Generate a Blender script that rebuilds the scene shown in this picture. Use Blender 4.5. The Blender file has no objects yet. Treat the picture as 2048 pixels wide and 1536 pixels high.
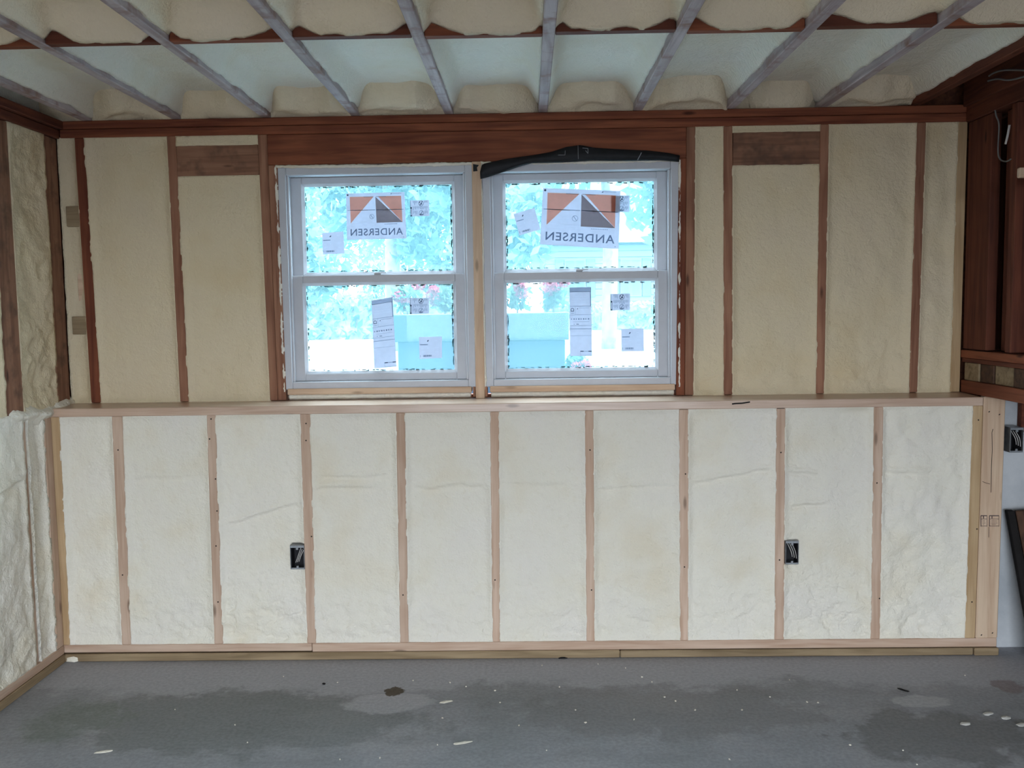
import bpy, bmesh, math, random
import numpy as np
from mathutils import Matrix, Vector

random.seed(7)
RNG = np.random.default_rng(11)
SC = bpy.context.scene
COL = SC.collection

# ------------------------------------------------------------------ camera
F_PX = 1800.0                                   # focal length in pixels of the 2048 x 1536 frame
CAM = Vector((0.0, 0.0, 1.505))
PITCH, YAW, ROLL = math.radians(-4.729), math.radians(-1.0613), math.radians(-0.8334)
_fwd = Vector((math.sin(YAW)*math.cos(PITCH), math.cos(YAW)*math.cos(PITCH), math.sin(PITCH)))
_rt = Vector((math.cos(YAW), -math.sin(YAW), 0))
_up = _rt.cross(_fwd)
RT = _rt*math.cos(ROLL) + _up*math.sin(ROLL)
UP = _up*math.cos(ROLL) - _rt*math.sin(ROLL)
cd = bpy.data.cameras.new('camera'); cam = bpy.data.objects.new('camera', cd); COL.objects.link(cam)
cd.sensor_width = 36.0; cd.lens = F_PX*36.0/2048.0; cd.clip_start = 0.05; cd.clip_end = 300
cam.matrix_world = Matrix(((RT.x, UP.x, -_fwd.x, CAM.x), (RT.y, UP.y, -_fwd.y, CAM.y), (RT.z, UP.z, -_fwd.z, CAM.z), (0, 0, 0, 1)))
SC.camera = cam

# ------------------------------------------------------------------ sky, sun, daylight openings, exposure
W = bpy.data.worlds.new('sky'); SC.world = W; W.use_nodes = True
bg = W.node_tree.nodes['Background']
bg.inputs['Color'].default_value = (0.78, 0.88, 1.0, 1); bg.inputs['Strength'].default_value = 13.5
sd = bpy.data.lights.new('sun', 'SUN'); sun = bpy.data.objects.new('sun', sd); COL.objects.link(sun)
sd.energy = 22.0; sd.angle = math.radians(3); sd.color = (0.96, 0.98, 1.0)
sun.rotation_euler = (math.radians(-1.5), math.radians(38), 0)
DOOR = (-1.45, 1.75, 0.0, 2.05, -2.6)             # open garage door behind the viewer: x0 x1 z0 z1 y
def portal(name, cx, cy, cz, sx, sz, into_room_y):
    l = bpy.data.lights.new(name, 'AREA'); l.shape = 'RECTANGLE'; l.size = sx; l.size_y = sz
    l.cycles.is_portal = True
    o = bpy.data.objects.new(name, l); COL.objects.link(o); o.location = (cx, cy, cz)
    o.rotation_euler = (math.radians(90 if into_room_y > 0 else -90), 0, 0)
    return o
portal('daylight_door', (DOOR[0]+DOOR[1])/2, DOOR[4]-0.02, 1.025, DOOR[1]-DOOR[0], 2.05, 1)
SC.view_settings.view_transform = 'Standard'; SC.view_settings.look = 'None'
SC.view_settings.gamma = 1.0; SC.view_settings.use_curve_mapping = False
SC.view_settings.exposure = 0.38
SC.cycles.max_bounces = 5; SC.cycles.diffuse_bounces = 3; SC.cycles.glossy_bounces = 2; SC.cycles.transmission_bounces = 4; SC.cycles.transparent_max_bounces = 8
SC.cycles.adaptive_threshold = 0.04; SC.cycles.caustics_reflective = False; SC.cycles.caustics_refractive = False

# ------------------------------------------------------------------ measuring helpers
def ray(x, y):
    return RT*((x-1024)/F_PX) - UP*((y-768)/F_PX) + _fwd
def P(x, y, Y):                                   # point of the photograph on the plane at depth Y
    d = ray(x, y); return CAM + d*(Y/d.y)
def PZ(x, y, z):                                  # ... on the level z
    d = ray(x, y); return CAM + d*((z-CAM.z)/d.z)
def PX(x, y, X):                                  # ... on the plane at X
    d = ray(x, y); return CAM + d*(X/d.x)

YL = 3.784                                        # stud faces of the low furred wall
YU = 3.964                                        # stud faces of the upper wall
YC = 3.872                                        # face of the concrete foundation
ZLED = 1.113                                      # top of the ledge
ZC = 2.351                                        # underside of the ceiling joists
XL = -2.04                                        # stud faces of the left wall
XR = 1.89                                         # stud faces of the right wall

# ------------------------------------------------------------------ noise
_T = RNG.random((256, 256))
def vnoise(x, y, s=0):
    x = np.asarray(x, float) + s*17.31; y = np.asarray(y, float) + s*9.77
    xi = np.floor(x).astype(int); yi = np.floor(y).astype(int)
    fx = x-xi; fy = y-yi; fx = fx*fx*(3-2*fx); fy = fy*fy*(3-2*fy)
    a = _T[xi & 255, yi & 255]; b = _T[(xi+1) & 255, yi & 255]; c = _T[xi & 255, (yi+1) & 255]; d = _T[(xi+1) & 255, (yi+1) & 255]
    return (a*(1-fx)+b*fx)*(1-fy) + (c*(1-fx)+d*fx)*fy
def fbm(x, y, s=0, o=3):
    t = 0; a = 1.0; n = 0
    for k in range(o):
        t = t + a*(vnoise(x*2**k, y*2**k, s+k*3.7)-0.5); n += a; a *= 0.5
    return t/n*2
def sstep(a, b, x):
    t = np.clip((x-a)/(b-a), 0, 1); return t*t*(3-2*t)

# ------------------------------------------------------------------ materials
def srgb(r, g, b):
    f = lambda c: (c/255/12.92) if c/255 <= 0.04045 else ((c/255+0.055)/1.055)**2.4
    return (f(r), f(g), f(b), 1)
def newmat(name, col=(0.5, 0.5, 0.5, 1), rough=0.7, metal=0.0):
    m = bpy.data.materials.new(name); m.use_nodes = True
    b = m.node_tree.nodes['Principled BSDF']
    b.inputs['Base Color'].default_value = col; b.inputs['Roughness'].default_value = rough; b.inputs['Metallic'].default_value = metal
    b.inputs['Specular IOR Level'].default_value = 0.25
    return m
def N(m, t, **kw):
    n = m.node_tree.nodes.new(t)
    for k, v in kw.items():
        if k in n.inputs: n.inputs[k].default_value = v
        else: setattr(n, k, v)
    return n
def LK(m, a, b): m.node_tree.links.new(a, b)
def ramp(m, src, stops):
    r = N(m, 'ShaderNodeValToRGB'); e = r.color_ramp.elements
    while len(e) < len(stops): e.new(0.5)
    for q, (p, c) in zip(e, stops): q.position = p; q.color = c
    LK(m, src, r.inputs['Fac']); return r.outputs['Color']
def mix(m, fac, a, b, mode='MIX'):
    n = N(m, 'ShaderNodeMix', data_type='RGBA', blend_type=mode)
    for i, v in ((0, fac), (6, a), (7, b)):
        if hasattr(v, 'is_linked'): LK(m, v, n.inputs[i])
        else: n.inputs[i].default_value = v
    return n.outputs[2]
def math_(m, op, a, b=None, clamp=False):
    n = N(m, 'ShaderNodeMath', operation=op, use_clamp=clamp)
    for i, v in enumerate((a, b)):
        if v is None: continue
        if hasattr(v, 'is_linked'): LK(m, v, n.inputs[i])
        else: n.inputs[i].default_value = v
    return n.outputs[0]
def coords(m, scale=(1, 1, 1), rnd=True):
    tc = N(m, 'ShaderNodeTexCoord'); mp = N(m, 'ShaderNodeMapping'); LK(m, tc.outputs['Object'], mp.inputs['Vector'])
    mp.inputs['Scale'].default_value = scale
    if rnd:
        oi = N(m, 'ShaderNodeObjectInfo'); v = N(m, 'ShaderNodeCombineXYZ')
        r = math_(m, 'MULTIPLY', oi.outputs['Random'], 57.0)
        for k in range(3): LK(m, r, v.inputs[k])
        LK(m, v.outputs[0], mp.inputs['Location'])
    return mp.outputs['Vector']
def noise_(m, vec, scale, detail=4, rough=0.55, dist=0.0):
    n = N(m, 'ShaderNodeTexNoise'); LK(m, vec, n.inputs['Vector'])
    n.inputs['Scale'].default_value = scale; n.inputs['Detail'].default_value = detail
    n.inputs['Roughness'].default_value = rough; n.inputs['Distortion'].default_value = dist
    return n.outputs['Fac']
def bump(m, h, strength, dist=0.01):
    b = N(m, 'ShaderNodeBump', Strength=strength, Distance=dist); LK(m, h, b.inputs['Height'])
    LK(m, b.outputs['Normal'], m.node_tree.nodes['Principled BSDF'].inputs['Normal'])

def wood(name, light, dark, axis, knots=0.8, vary=0.12, stain=None, rough=0.75):
    m = newmat(name, light, rough); b = m.node_tree.nodes['Principled BSDF']
    g = {'x': (2.2, 38, 38), 'y': (38, 2.2, 38), 'z': (38, 38, 2.2)}[axis]
    v = coords(m, g)
    gr = noise_(m, v, 1.0, 3, 0.6, 0.5)
    c = ramp(m, gr, [(0.3, dark), (0.62, light)])
    v2 = coords(m, (1, 1, 1)); big = noise_(m, v2, 5.0, 1)
    c = mix(m, math_(m, 'MULTIPLY', math_(m, 'SUBTRACT', big, 0.45, True), 1.6, True), c, dark)
    k = {'x': (3.2, 12, 12), 'y': (12, 3.2, 12), 'z': (12, 12, 3.2)}[axis]
    vo = N(m, 'ShaderNodeTexVoronoi'); LK(m, coords(m, k), vo.inputs['Vector']); vo.inputs['Scale'].default_value = 1.0
    kn = ramp(m, vo.outputs['Distance'], [(0.05, (1, 1, 1, 1)), (0.115, (0, 0, 0, 1))])
    kd = tuple(x*0.42 for x in dark[:3])+(1,)
    c = mix(m, math_(m, 'MULTIPLY', kn, knots), c, kd)
    if stain:
        s = noise_(m, coords(m, (1, 1, 1)), 9.0, 3, 0.65)
        c = mix(m, math_(m, 'MULTIPLY', math_(m, 'SUBTRACT', s, 0.5, True), 4.0, True), c, stain)
    oi = N(m, 'ShaderNodeObjectInfo')
    hs = N(m, 'ShaderNodeHueSaturation'); LK(m, c, hs.inputs['Color'])
    LK(m, math_(m, 'ADD', math_(m, 'MULTIPLY', oi.outputs['Random'], 2*vary), 1-vary), hs.inputs['Value'])
    LK(m, hs.outputs[0], b.inputs['Base Color'])
    return m
A3 = ('x', 'y', 'z')
PLANED = wood('planed_spruce', srgb(208, 180, 158), srgb(182, 149, 125), 'x', 0.6, 0.03, rough=0.3)
PLANED.node_tree.nodes['Principled BSDF'].inputs['Specular IOR Level'].default_value = 0.6
NEW = {a: wood('new_spruce_'+a, srgb(208, 180, 158), srgb(182, 149, 125), a, 0.75, 0.07) for a in A3}
YEL = {a: wood('yellow_spruce_'+a, srgb(196, 166, 128), srgb(170, 138, 100), a, 0.5, 0.06) for a in A3}
PALE = {a: wood('pale_pine_'+a, srgb(214, 186, 158), srgb(190, 156, 128), a, 0.6, 0.06) for a in A3}
OLD = {a: wood('old_pine_'+a, srgb(164, 118, 92), srgb(126, 82, 62), a, 0.85, 0.12) for a in A3}
RED = {a: wood('red_fir_'+a, srgb(142, 82, 56), srgb(98, 50, 34), a, 0.9, 0.1) for a in A3}
RUST = {a: wood('dark_fir_'+a, srgb(112, 62, 44), srgb(76, 40, 30), a, 0.9, 0.1) for a in A3}
GREY = {a: wood('grey_joist_'+a, srgb(188, 176, 176), srgb(150, 134, 132), a, 0.4, 0.1, stain=srgb(132, 96, 80)) for a in A3}
TREAT = {a: wood('treated_pine_'+a, srgb(158, 136, 106), srgb(118, 98, 72), a, 0.8, 0.08) for a in A3}
BOARD = {a: wood('brown_board_'+a, srgb(92, 66, 50), srgb(60, 42, 32), a, 0.4, 0.08) for a in A3}
STAINED = {a: wood('stained_pine_'+a, srgb(150, 108, 84), srgb(112, 76, 58), a, 1.0, 0.05, stain=srgb(88, 66, 54)) for a in A3}

def foam_mat(name='spray_foam', tint=None):
    m = newmat(name, srgb(226, 214, 184), 0.62); b = m.node_tree.nodes['Principled BSDF']
    v = coords(m, (1, 1, 1))
    n1 = noise_(m, v, 3.5, 2, 0.6)
    c = ramp(m, n1, [(0.3, srgb(230, 222, 209)), (0.55, srgb(231, 223, 206)), (0.75, srgb(226, 214, 191))])
    if tint: c = mix(m, 1.0, c, tint, 'MULTIPLY')
    n3 = noise_(m, v, 38.0, 2, 0.6)
    c = mix(m, math_(m, 'MULTIPLY', math_(m, 'SUBTRACT', n3, 0.58, True), 0.8, True), c, srgb(206, 190, 156))
    oi = N(m, 'ShaderNodeObjectInfo'); hs = N(m, 'ShaderNodeHueSaturation'); LK(m, c, hs.inputs['Color'])
    LK(m, math_(m, 'ADD', math_(m, 'MULTIPLY', oi.outputs['Random'], 0.06), 0.97), hs.inputs['Value'])
    LK(m, hs.outputs[0], b.inputs['Base Color'])
    bump(m, noise_(m, v, 62.0, 2, 0.75), 0.75, 0.008)
    return m
FOAM = foam_mat()
FOAMC = foam_mat('ceiling_spray_foam', (0.96, 0.97, 0.97, 1))  # cooler tint puts bluish window light into the far bays' colour
FOAMD = foam_mat('near_ceiling_foam', (0.97, 0.89, 0.76, 1))  # beige rim spray; in near bays the tint stands for weaker window light
FOAMB = foam_mat('beige_spray_foam', (0.89, 0.795, 0.63, 1))  # beige foam, darkened further for the upper walls' dimmer, warmer light

def concrete_floor():
    m = newmat('floor_concrete', rough=0.72); b = m.node_tree.nodes['Principled BSDF']
    v = coords(m, (1, 1, 1), False)
    sx = N(m, 'ShaderNodeSeparateXYZ'); LK(m, v, sx.inputs[0]); X, Y = sx.outputs[0], sx.outputs[1]
    big = noise_(m, v, 1.7, 5, 0.62, 0.4); mid = noise_(m, v, 6.5, 5, 0.65); fine = noise_(m, v, 70, 3, 0.6); tiny = noise_(m, v, 26, 3, 0.65)
    vs = coords(m, (1.1, 3.2, 1), False); streak = noise_(m, vs, 2.3, 5, 0.6)
    c = ramp(m, big, [(0.32, srgb(144, 145, 147)), (0.5, srgb(156, 156, 159)), (0.68, srgb(166, 163, 163))])
    c = mix(m, math_(m, 'MULTIPLY', math_(m, 'SUBTRACT', streak, 0.5, True), 2.2, True), c, srgb(128, 128, 128))
    c = mix(m, math_(m, 'MULTIPLY', math_(m, 'SUBTRACT', mid, 0.55, True), 2.2, True), c, srgb(172, 170, 171))
    # clean strip along the wall: the rest of the slab is grimier
    edge = math_(m, 'ADD', Y, math_(m, 'MULTIPLY', math_(m, 'SUBTRACT', mid, 0.5), 0.35))
    edge = math_(m, 'ADD', edge, math_(m, 'MULTIPLY', math_(m, 'SUBTRACT', big, 0.5), 0.5))
    band = N(m, 'ShaderNodeMapRange', interpolation_type='SMOOTHSTEP'); LK(m, edge, band.inputs[0])
    band.inputs[1].default_value = 3.42; band.inputs[2].default_value = 3.54
    c = mix(m, math_(m, 'MULTIPLY', band.outputs[0], 0.85), c, srgb(176, 176, 181))
    def blot(cx, cy, rx, ry, col, amt, rag=0.5):
        nonlocal c
        dx = math_(m, 'DIVIDE', math_(m, 'SUBTRACT', X, cx), rx); dy = math_(m, 'DIVIDE', math_(m, 'SUBTRACT', Y, cy), ry)
        d = math_(m, 'SQRT', math_(m, 'ADD', math_(m, 'MULTIPLY', dx, dx), math_(m, 'MULTIPLY', dy, dy)))
        d = math_(m, 'ADD', d, math_(m, 'MULTIPLY', math_(m, 'SUBTRACT', tiny if rx < 0.09 else mid, 0.5), rag*2))
        r = N(m, 'ShaderNodeMapRange', interpolation_type='SMOOTHSTEP'); LK(m, d, r.inputs[0])
        r.inputs[1].default_value = 1.1; r.inputs[2].default_value = 0.85
        c = mix(m, math_(m, 'MULTIPLY', r.outputs[0], amt), c, col)
    for (px, py, rpx, rpy, col, amt, rag) in (
            (480, 1440, 380, 60, srgb(122, 124, 122), 0.55, 0.9), (150, 1440, 100, 40, srgb(128, 134, 124), 0.4, 0.9),
            (1320, 1420, 330, 50, srgb(130, 128, 128), 0.45, 0.9), (1880, 1470, 190, 50, srgb(112, 110, 108), 0.6, 0.9),
            (775, 1405, 85, 20, srgb(186, 184, 187), 0.7, 0.75), (1845, 1403, 60, 12, srgb(196, 194, 195), 0.5, 0.9),
            (787, 1383, 21, 9, srgb(78, 64, 42), 0.9, 1.0), (2015, 1372, 30, 14, srgb(134, 120, 119), 0.7, 0.5)):
        q = PZ(px, py, 0); q2 = PZ(px+rpx, py, 0); q3 = PZ(px, py-rpy, 0)
        blot(q.x, q.y, abs(q2.x-q.x), abs(q3.y-q.y), col, amt, rag)
    c = mix(m, 0.22, c, ramp(m, fine, [(0.35, srgb(80, 80, 80)), (0.65, srgb(190, 190, 190))]), 'OVERLAY')
    LK(m, c, b.inputs['Base Color']); bump(m, fine, 0.18, 0.003)
    return m
def painted_concrete():
    m = newmat('painted_concrete', rough=0.7); b = m.node_tree.nodes['Principled BSDF']
    v = coords(m, (1, 1, 1), False); n = noise_(m, v, 5, 5, 0.6); f = noise_(m, v, 60, 3)
    LK(m, ramp(m, n, [(0.35, srgb(176, 178, 180)), (0.65, srgb(198, 198, 198))]), b.inputs['Base Color']); bump(m, f, 0.4, 0.006)
    return m
def plain(name, col, rough=0.7, metal=0.0, var=0.12, scale=20, bmp=0.1):
    m = newmat(name, col, rough, metal); b = m.node_tree.nodes['Principled BSDF']
    n = noise_(m, coords(m), scale, 4, 0.6)
    lo = tuple(x*(1-var) for x in col[:3])+(1,); hi = tuple(min(1, x*(1+var)) for x in col[:3])+(1,)
    LK(m, ramp(m, n, [(0.3, lo), (0.7, hi)]), b.inputs['Base Color'])
    return m
def paper(name, col, trans=0.6):
    m = bpy.data.materials.new(name); m.use_nodes = True; t = m.node_tree; t.nodes.clear()
    o = N(m, 'ShaderNodeOutputMaterial'); d = N(m, 'ShaderNodeBsdfDiffuse'); r = N(m, 'ShaderNodeBsdfTranslucent'); x = N(m, 'ShaderNodeMixShader')
    n = noise_(m, coords(m), 40, 3, 0.5)
    c = ramp(m, n, [(0.3, tuple(k*0.95 for k in col[:3])+(1,)), (0.7, col)])
    LK(m, c, d.inputs[0]); LK(m, c, r.inputs[0]); x.inputs[0].default_value = trans
    LK(m, d.outputs[0], x.inputs[1]); LK(m, r.outputs[0], x.inputs[2]); LK(m, x.outputs[0], o.inputs[0])
    return m
def glass_mat():
    m = bpy.data.materials.new('window_glass'); m.use_nodes = True; t = m.node_tree; t.nodes.clear()
    o = N(m, 'ShaderNodeOutputMaterial'); tr = N(m, 'ShaderNodeBsdfTransparent'); gl = N(m, 'ShaderNodeBsdfGlossy'); x = N(m, 'ShaderNodeMixShader')
    v = noise_(m, coords(m), 2.0, 2)
    LK(m, ramp(m, v, [(0.3, (0.87, 0.95, 0.97, 1)), (0.7, (0.89, 0.96, 0.98, 1))]), tr.inputs[0])
    gl.inputs['Roughness'].default_value = 0.03; x.inputs[0].default_value = 0.006
    du = N(m, 'ShaderNodeBsdfTranslucent'); du.inputs[0].default_value = (0.42, 0.90, 1.0, 1); y = N(m, 'ShaderNodeMixShader')   # cyan veil mixed into the panes to imitate overexposed haze
    y.inputs[0].default_value = 0.05
    LK(m, tr.outputs[0], y.inputs[1]); LK(m, du.outputs[0], y.inputs[2])
    LK(m, y.outputs[0], x.inputs[1]); LK(m, gl.outputs[0], x.inputs[2]); LK(m, x.outputs[0], o.inputs[0])
    return m
def leaf_mat(name, a, b_):
    m = bpy.data.materials.new(name); m.use_nodes = True; t = m.node_tree; t.nodes.clear()
    o = N(m, 'ShaderNodeOutputMaterial'); d = N(m, 'ShaderNodeBsdfDiffuse'); r = N(m, 'ShaderNodeBsdfTranslucent'); x = N(m, 'ShaderNodeMixShader')
    c = ramp(m, noise_(m, coords(m), 1.6, 4, 0.7), [(0.3, a), (0.7, b_)])
    LK(m, c, d.inputs[0]); LK(m, c, r.inputs[0]); x.inputs[0].default_value = 0.55
    LK(m, d.outputs[0], x.inputs[1]); LK(m, r.outputs[0], x.inputs[2]); LK(m, x.outputs[0], o.inputs[0])
    return m
M_FLOOR = concrete_floor(); M_CONC = painted_concrete(); GLASS = glass_mat()
M_VINYL = plain('white_vinyl', srgb(192, 192, 196), 0.4, var=0.03, bmp=0)
M_STEEL = plain('galvanised_steel', srgb(150, 152, 154), 0.45, 0.8, 0.2, 60)
M_BLACK = plain('black_membrane', srgb(26, 26, 28), 0.6, var=0.3, scale=30, bmp=0.4)
M_BOXIN = plain('shaded_box_inside', srgb(38, 36, 38), 0.7)  # shade inside the open steel boxes, put into the colour
M_CHALK = plain('pale_chalk', srgb(140, 142, 146), 0.9)
M_WIREW = plain('pale_wire_jacket', srgb(196, 190, 184), 0.5)
M_COPPER = plain('copper_wire', srgb(190, 120, 80), 0.4, 0.6)
M_CABLE = plain('grey_cable', srgb(120, 118, 116), 0.5)
M_INK = plain('stamp_ink', srgb(92, 76, 76), 0.9)
M_PAPER = paper('sticker_paper', (0.60, 0.62, 0.69, 1), 0.42); M_ORANGE = paper('orange_print', (1.0, 0.50, 0.34, 1), 0.98)
M_GREYP = paper('grey_print', (0.44, 0.34, 0.31, 1), 0.97); M_TEXT = paper('slate_print', (0.27, 0.32, 0.40, 1), 0.95); M_DARKP = paper('dark_print', (0.06, 0.08, 0.12, 1), 0.8)
M_FAINT = paper('faint_print', (0.66, 0.70, 0.76, 1), 0.95)
M_SHEATH = wood('sheathing', srgb(110, 66, 46), srgb(74, 42, 32), 'y', 0.5, 0.05)
M_DARKGAP = plain('dark_gap_seal', srgb(30, 27, 26), 0.9)
M_DRYWALL = plain('plain_plaster', srgb(190, 186, 178), 0.85, var=0.05)
M_REAR = plain('bare_rear_boards', srgb(92, 78, 64), 0.9, var=0.1)

# ------------------------------------------------------------------ object helpers
def link(name, me, m, parent=None, loc=(0, 0, 0)):
    o = bpy.data.objects.new(name, me); COL.objects.link(o); o.location = loc
    if m: me.materials.append(m)
    if parent: o.parent = parent
    return o
def empty(name, loc=(0, 0, 0), **props):
    o = bpy.data.objects.new(name, None); COL.objects.link(o); o.location = loc; o.empty_display_size = 0.1
    for k, v in props.items(): o[k] = v
    return o
def tag(o, label=None, category=None, group=None, kind=None):
    for k, v in (('label', label), ('category', category), ('group', group), ('kind', kind)):
        if v: o[k] = v
    return o
def pyd(verts, faces, smooth=False):
    me = bpy.data.meshes.new('m'); me.from_pydata([tuple(v) for v in verts], [], faces); me.update()
    if smooth: me.polygons.foreach_set('use_smooth', [True]*len(me.polygons))
    return me
_F = [(0, 1, 2, 3), (7, 6, 5, 4), (0, 4, 5, 1), (1, 5, 6, 2), (2, 6, 7, 3), (3, 7, 4, 0)]
def hexa(name, pts, m, parent=None, bev=0.0025):
    """eight corners: front loop (4) then back loop (4); origin at the middle"""
    c = sum((Vector(p) for p in pts), Vector())/8
    bm = bmesh.new(); vs = [bm.verts.new(Vector(p)-c) for p in pts]
    for f in _F: bm.faces.new([vs[i] for i in f])
    bmesh.ops.recalc_face_normals(bm, faces=bm.faces)
    if bev: bmesh.ops.bevel(bm, geom=bm.edges[:], offset=bev, segments=1, affect='EDGES')
    me = bpy.data.meshes.new(name); bm.to_mesh(me); bm.free()
    pl = Vector(parent.location) if parent else Vector()
    if parent and parent.parent: pl = pl + Vector(parent.parent.location)
    return link(name, me, m, parent, c-pl)
def box(name, x0, x1, y0, y1, z0, z1, m, parent=None, bev=0.0025):
    return hexa(name, [(x0, y0, z0), (x1, y0, z0), (x1, y0, z1), (x0, y0, z1), (x0, y1, z0), (x1, y1, z0), (x1, y1, z1), (x0, y1, z1)], m, parent, bev)
def upright(name, xt0, xt1, xb0, xb1, zb, zt, y0, y1, m, parent, bev=0.0025):
    return hexa(name, [(xb0, y0, zb), (xb1, y0, zb), (xt1, y0, zt), (xt0, y0, zt), (xb0, y1, zb), (xb1, y1, zb), (xt1, y1, zt), (xt0, y1, zt)], m, parent, bev)
def tube(name, pts, r, m, parent=None, seg=8):
    pts = [Vector(p) for p in pts]; vs = []; fs = []
    for i, p in enumerate(pts):
        t = (pts[min(i+1, len(pts)-1)]-pts[max(i-1, 0)]).normalized()
        a = t.orthogonal().normalized(); b = t.cross(a)
        for k in range(seg):
            w = 2*math.pi*k/seg; vs.append(p+a*r*math.cos(w)+b*r*math.sin(w))
    for i in range(len(pts)-1):
        for k in range(seg):
            fs.append((i*seg+k, i*seg+(k+1) % seg, (i+1)*seg+(k+1) % seg, (i+1)*seg+k))
    fs.append(tuple(range(seg))[::-1]); fs.append(tuple((len(pts)-1)*seg+k for k in range(seg)))
    pl = Vector(parent.location) if parent else Vector()
    if parent and parent.parent: pl = pl + Vector(parent.parent.location)
    return link(name, pyd([v-pl for v in vs], fs, True), m, parent)
def curve_pts(pts, n=8):
    out = []; pts = [Vector(p) for p in pts]
    for i in range(len(pts)-1):
        p0, p1, p2, p3 = pts[max(i-1, 0)], pts[i], pts[i+1], pts[min(i+2, len(pts)-1)]
        for k in range(n):
            t = k/n
            out.append(0.5*((2*p1)+(p2-p0)*t+(2*p0-5*p1+4*p2-p3)*t*t+(3*p1-p0-3*p2+p3)*t**3))
    return out+[pts[-1]]

def foam(name, c, disp, parent, res=0.0115, back=0.06, mat=None):
    """spray foam skin over the quad c (lower-left, lower-right, upper-right, upper-left as seen from the room);
    disp(U, V, w, h) gives metres out of the quad towards the room"""
    c = [np.array(p, float) for p in c]
    w = max(np.linalg.norm(c[1]-c[0]), np.linalg.norm(c[2]-c[3])); h = max(np.linalg.norm(c[3]-c[0]), np.linalg.norm(c[2]-c[1]))
    nu = max(4, int(w/res)); nv = max(4, int(h/res))
    u = np.linspace(0, 1, nu+1); v = np.linspace(0, 1, nv+1); U, V = np.meshgrid(u, v)
    n = np.cross(c[1]-c[0], c[3]-c[0]); n /= np.linalg.norm(n)
    d = disp(U, V, w, h)
    p = ((c[0][None, None]*(1-U)[..., None]+c[1]*U[..., None])*(1-V)[..., None] + (c[3]*(1-U)[..., None]+c[2]*U[..., None])*V[..., None]) + n*d[..., None]
    ctr = sum(c)/4
    pts = (p-ctr).reshape(-1, 3)
    S = nu+1
    i = np.arange(nv)[:, None]*S+np.arange(nu)[None]
    q = np.stack([i, i+1, i+S+1, i+S], -1).reshape(-1, 4)
    ring = list(range(0, nu+1))+[k*S+nu for k in range(1, nv+1)]+[nv*S+k for k in range(nu-1, -1, -1)]+[k*S for k in range(nv-1, 0, -1)]
    base = len(pts); low = pts[ring]-n*back
    pts = np.concatenate([pts, low]); L = len(ring)
    sk = [(ring[(k+1) % L], ring[k], base+k, base+(k+1) % L) for k in range(L)]
    me = pyd(pts, [tuple(x) for x in q]+sk, True)
    pl = np.array(parent.location) if parent else 0
    return link(name, me, mat or FOAM, parent, tuple(ctr-pl))

def bay_disp(seed, recess=0.016, rough=1.0, ridge=None, lower=0.0, lip=-0.0015, edge=0.016, ragL=1.0, ragR=1.0, hole=None):
    def f(U, V, w, h):
        x = U*w+seed*3.1; z = V*h+seed*1.7
        d = -recess + rough*(0.010*fbm(x*5, z*4, seed, 3)+0.0055*fbm(x*20, z*16, seed+5, 3)+0.0022*fbm(x*55, z*55, seed+8, 2))
        if lower:
            wgt = sstep(0.45, 0.05, V)
            cr = np.abs(fbm(x*14, z*22, seed+21, 3))
            d = d + lower*wgt*(0.010*fbm(x*17, z*26, seed+2, 3)-0.010*np.exp(-(cr/0.08)**2)+0.005)
        for (v0, slope, amp, wid, u0, u1) in (ridge or ()):
            wave = v0+slope*(U-0.5)+0.012*fbm(U*4+seed, U*0+seed, seed+4, 2)
            msk = sstep(u0-0.06, u0+0.08, U)*sstep(u1+0.06, u1-0.08, U)
            t = (V-wave)*h
            d = d + msk*1.9*amp*(np.exp(-(t/wid)**2) - 0.9*np.exp(-((t+wid*1.5)/wid)**2))
        dl = U*w; dr = (1-U)*w; dv = np.minimum(V, 1-V)*h
        nl = lip+0.0040*ragL*fbm(z*26+1, z*0+seed, seed+9, 3); nr = lip+0.0040*ragR*fbm(z*26+7, z*0+seed, seed+10, 3)
        nt = lip-0.001+0.003*fbm(x*26, x*0+seed, seed+12, 3)
        k = np.exp(-(dl/edge)**2); d = d*(1-k)+nl*k
        k = np.exp(-(dr/edge)**2); d = d*(1-k)+nr*k
        k = np.exp(-(dv/edge)**2); d = d*(1-k)+nt*k
        if hole is not None:                           # foam stops around an electrical box
            u0, u1, v0, v1 = hole
            d = np.where((U > u0) & (U < u1) & (V > v0) & (V < v1), -0.075, d)
        return d
    return f
# ================================================================== the setting
def struct(o, label=None): o['kind'] = 'structure'; (o.__setitem__('label', label) if label else None); return o
# ---- floor
def grid_plane(name, x0, x1, y0, y1, z, n, m, amp=0.0, thick=0.12):
    xs = np.linspace(x0, x1, n+1); ys = np.linspace(y0, y1, n+1); X, Y = np.meshgrid(xs, ys)
    Z = z+amp*fbm(X*0.8, Y*0.8, 3)
    p = np.stack([X, Y, Z], -1).reshape(-1, 3); S = n+1
    i = np.arange(n)[:, None]*S+np.arange(n)[None]
    q = np.stack([i, i+1, i+S+1, i+S], -1).reshape(-1, 4)
    b = len(p); low = [(x0, y0, z-thick), (x1, y0, z-thick), (x1, y1, z-thick), (x0, y1, z-thick)]
    ring = [list(range(0, n+1)), [k*S+n for k in range(n+1)], [n*S+k for k in range(n, -1, -1)], [k*S for k in range(n, -1, -1)]]
    fs = [tuple(f) for f in q]
    for k, r in enumerate(ring): fs.append((b+(k+1) % 4, b+k)[::-1]+tuple(r[::-1]))
    fs.append((b+3, b+2, b+1, b))
    return link(name, pyd(list(map(tuple, p))+low, fs), m)
fl = struct(grid_plane('floor', -2.3, 3.2, -2.6, 3.95, 0.0, 40, M_FLOOR), 'stained grey concrete slab floor'); 

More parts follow.
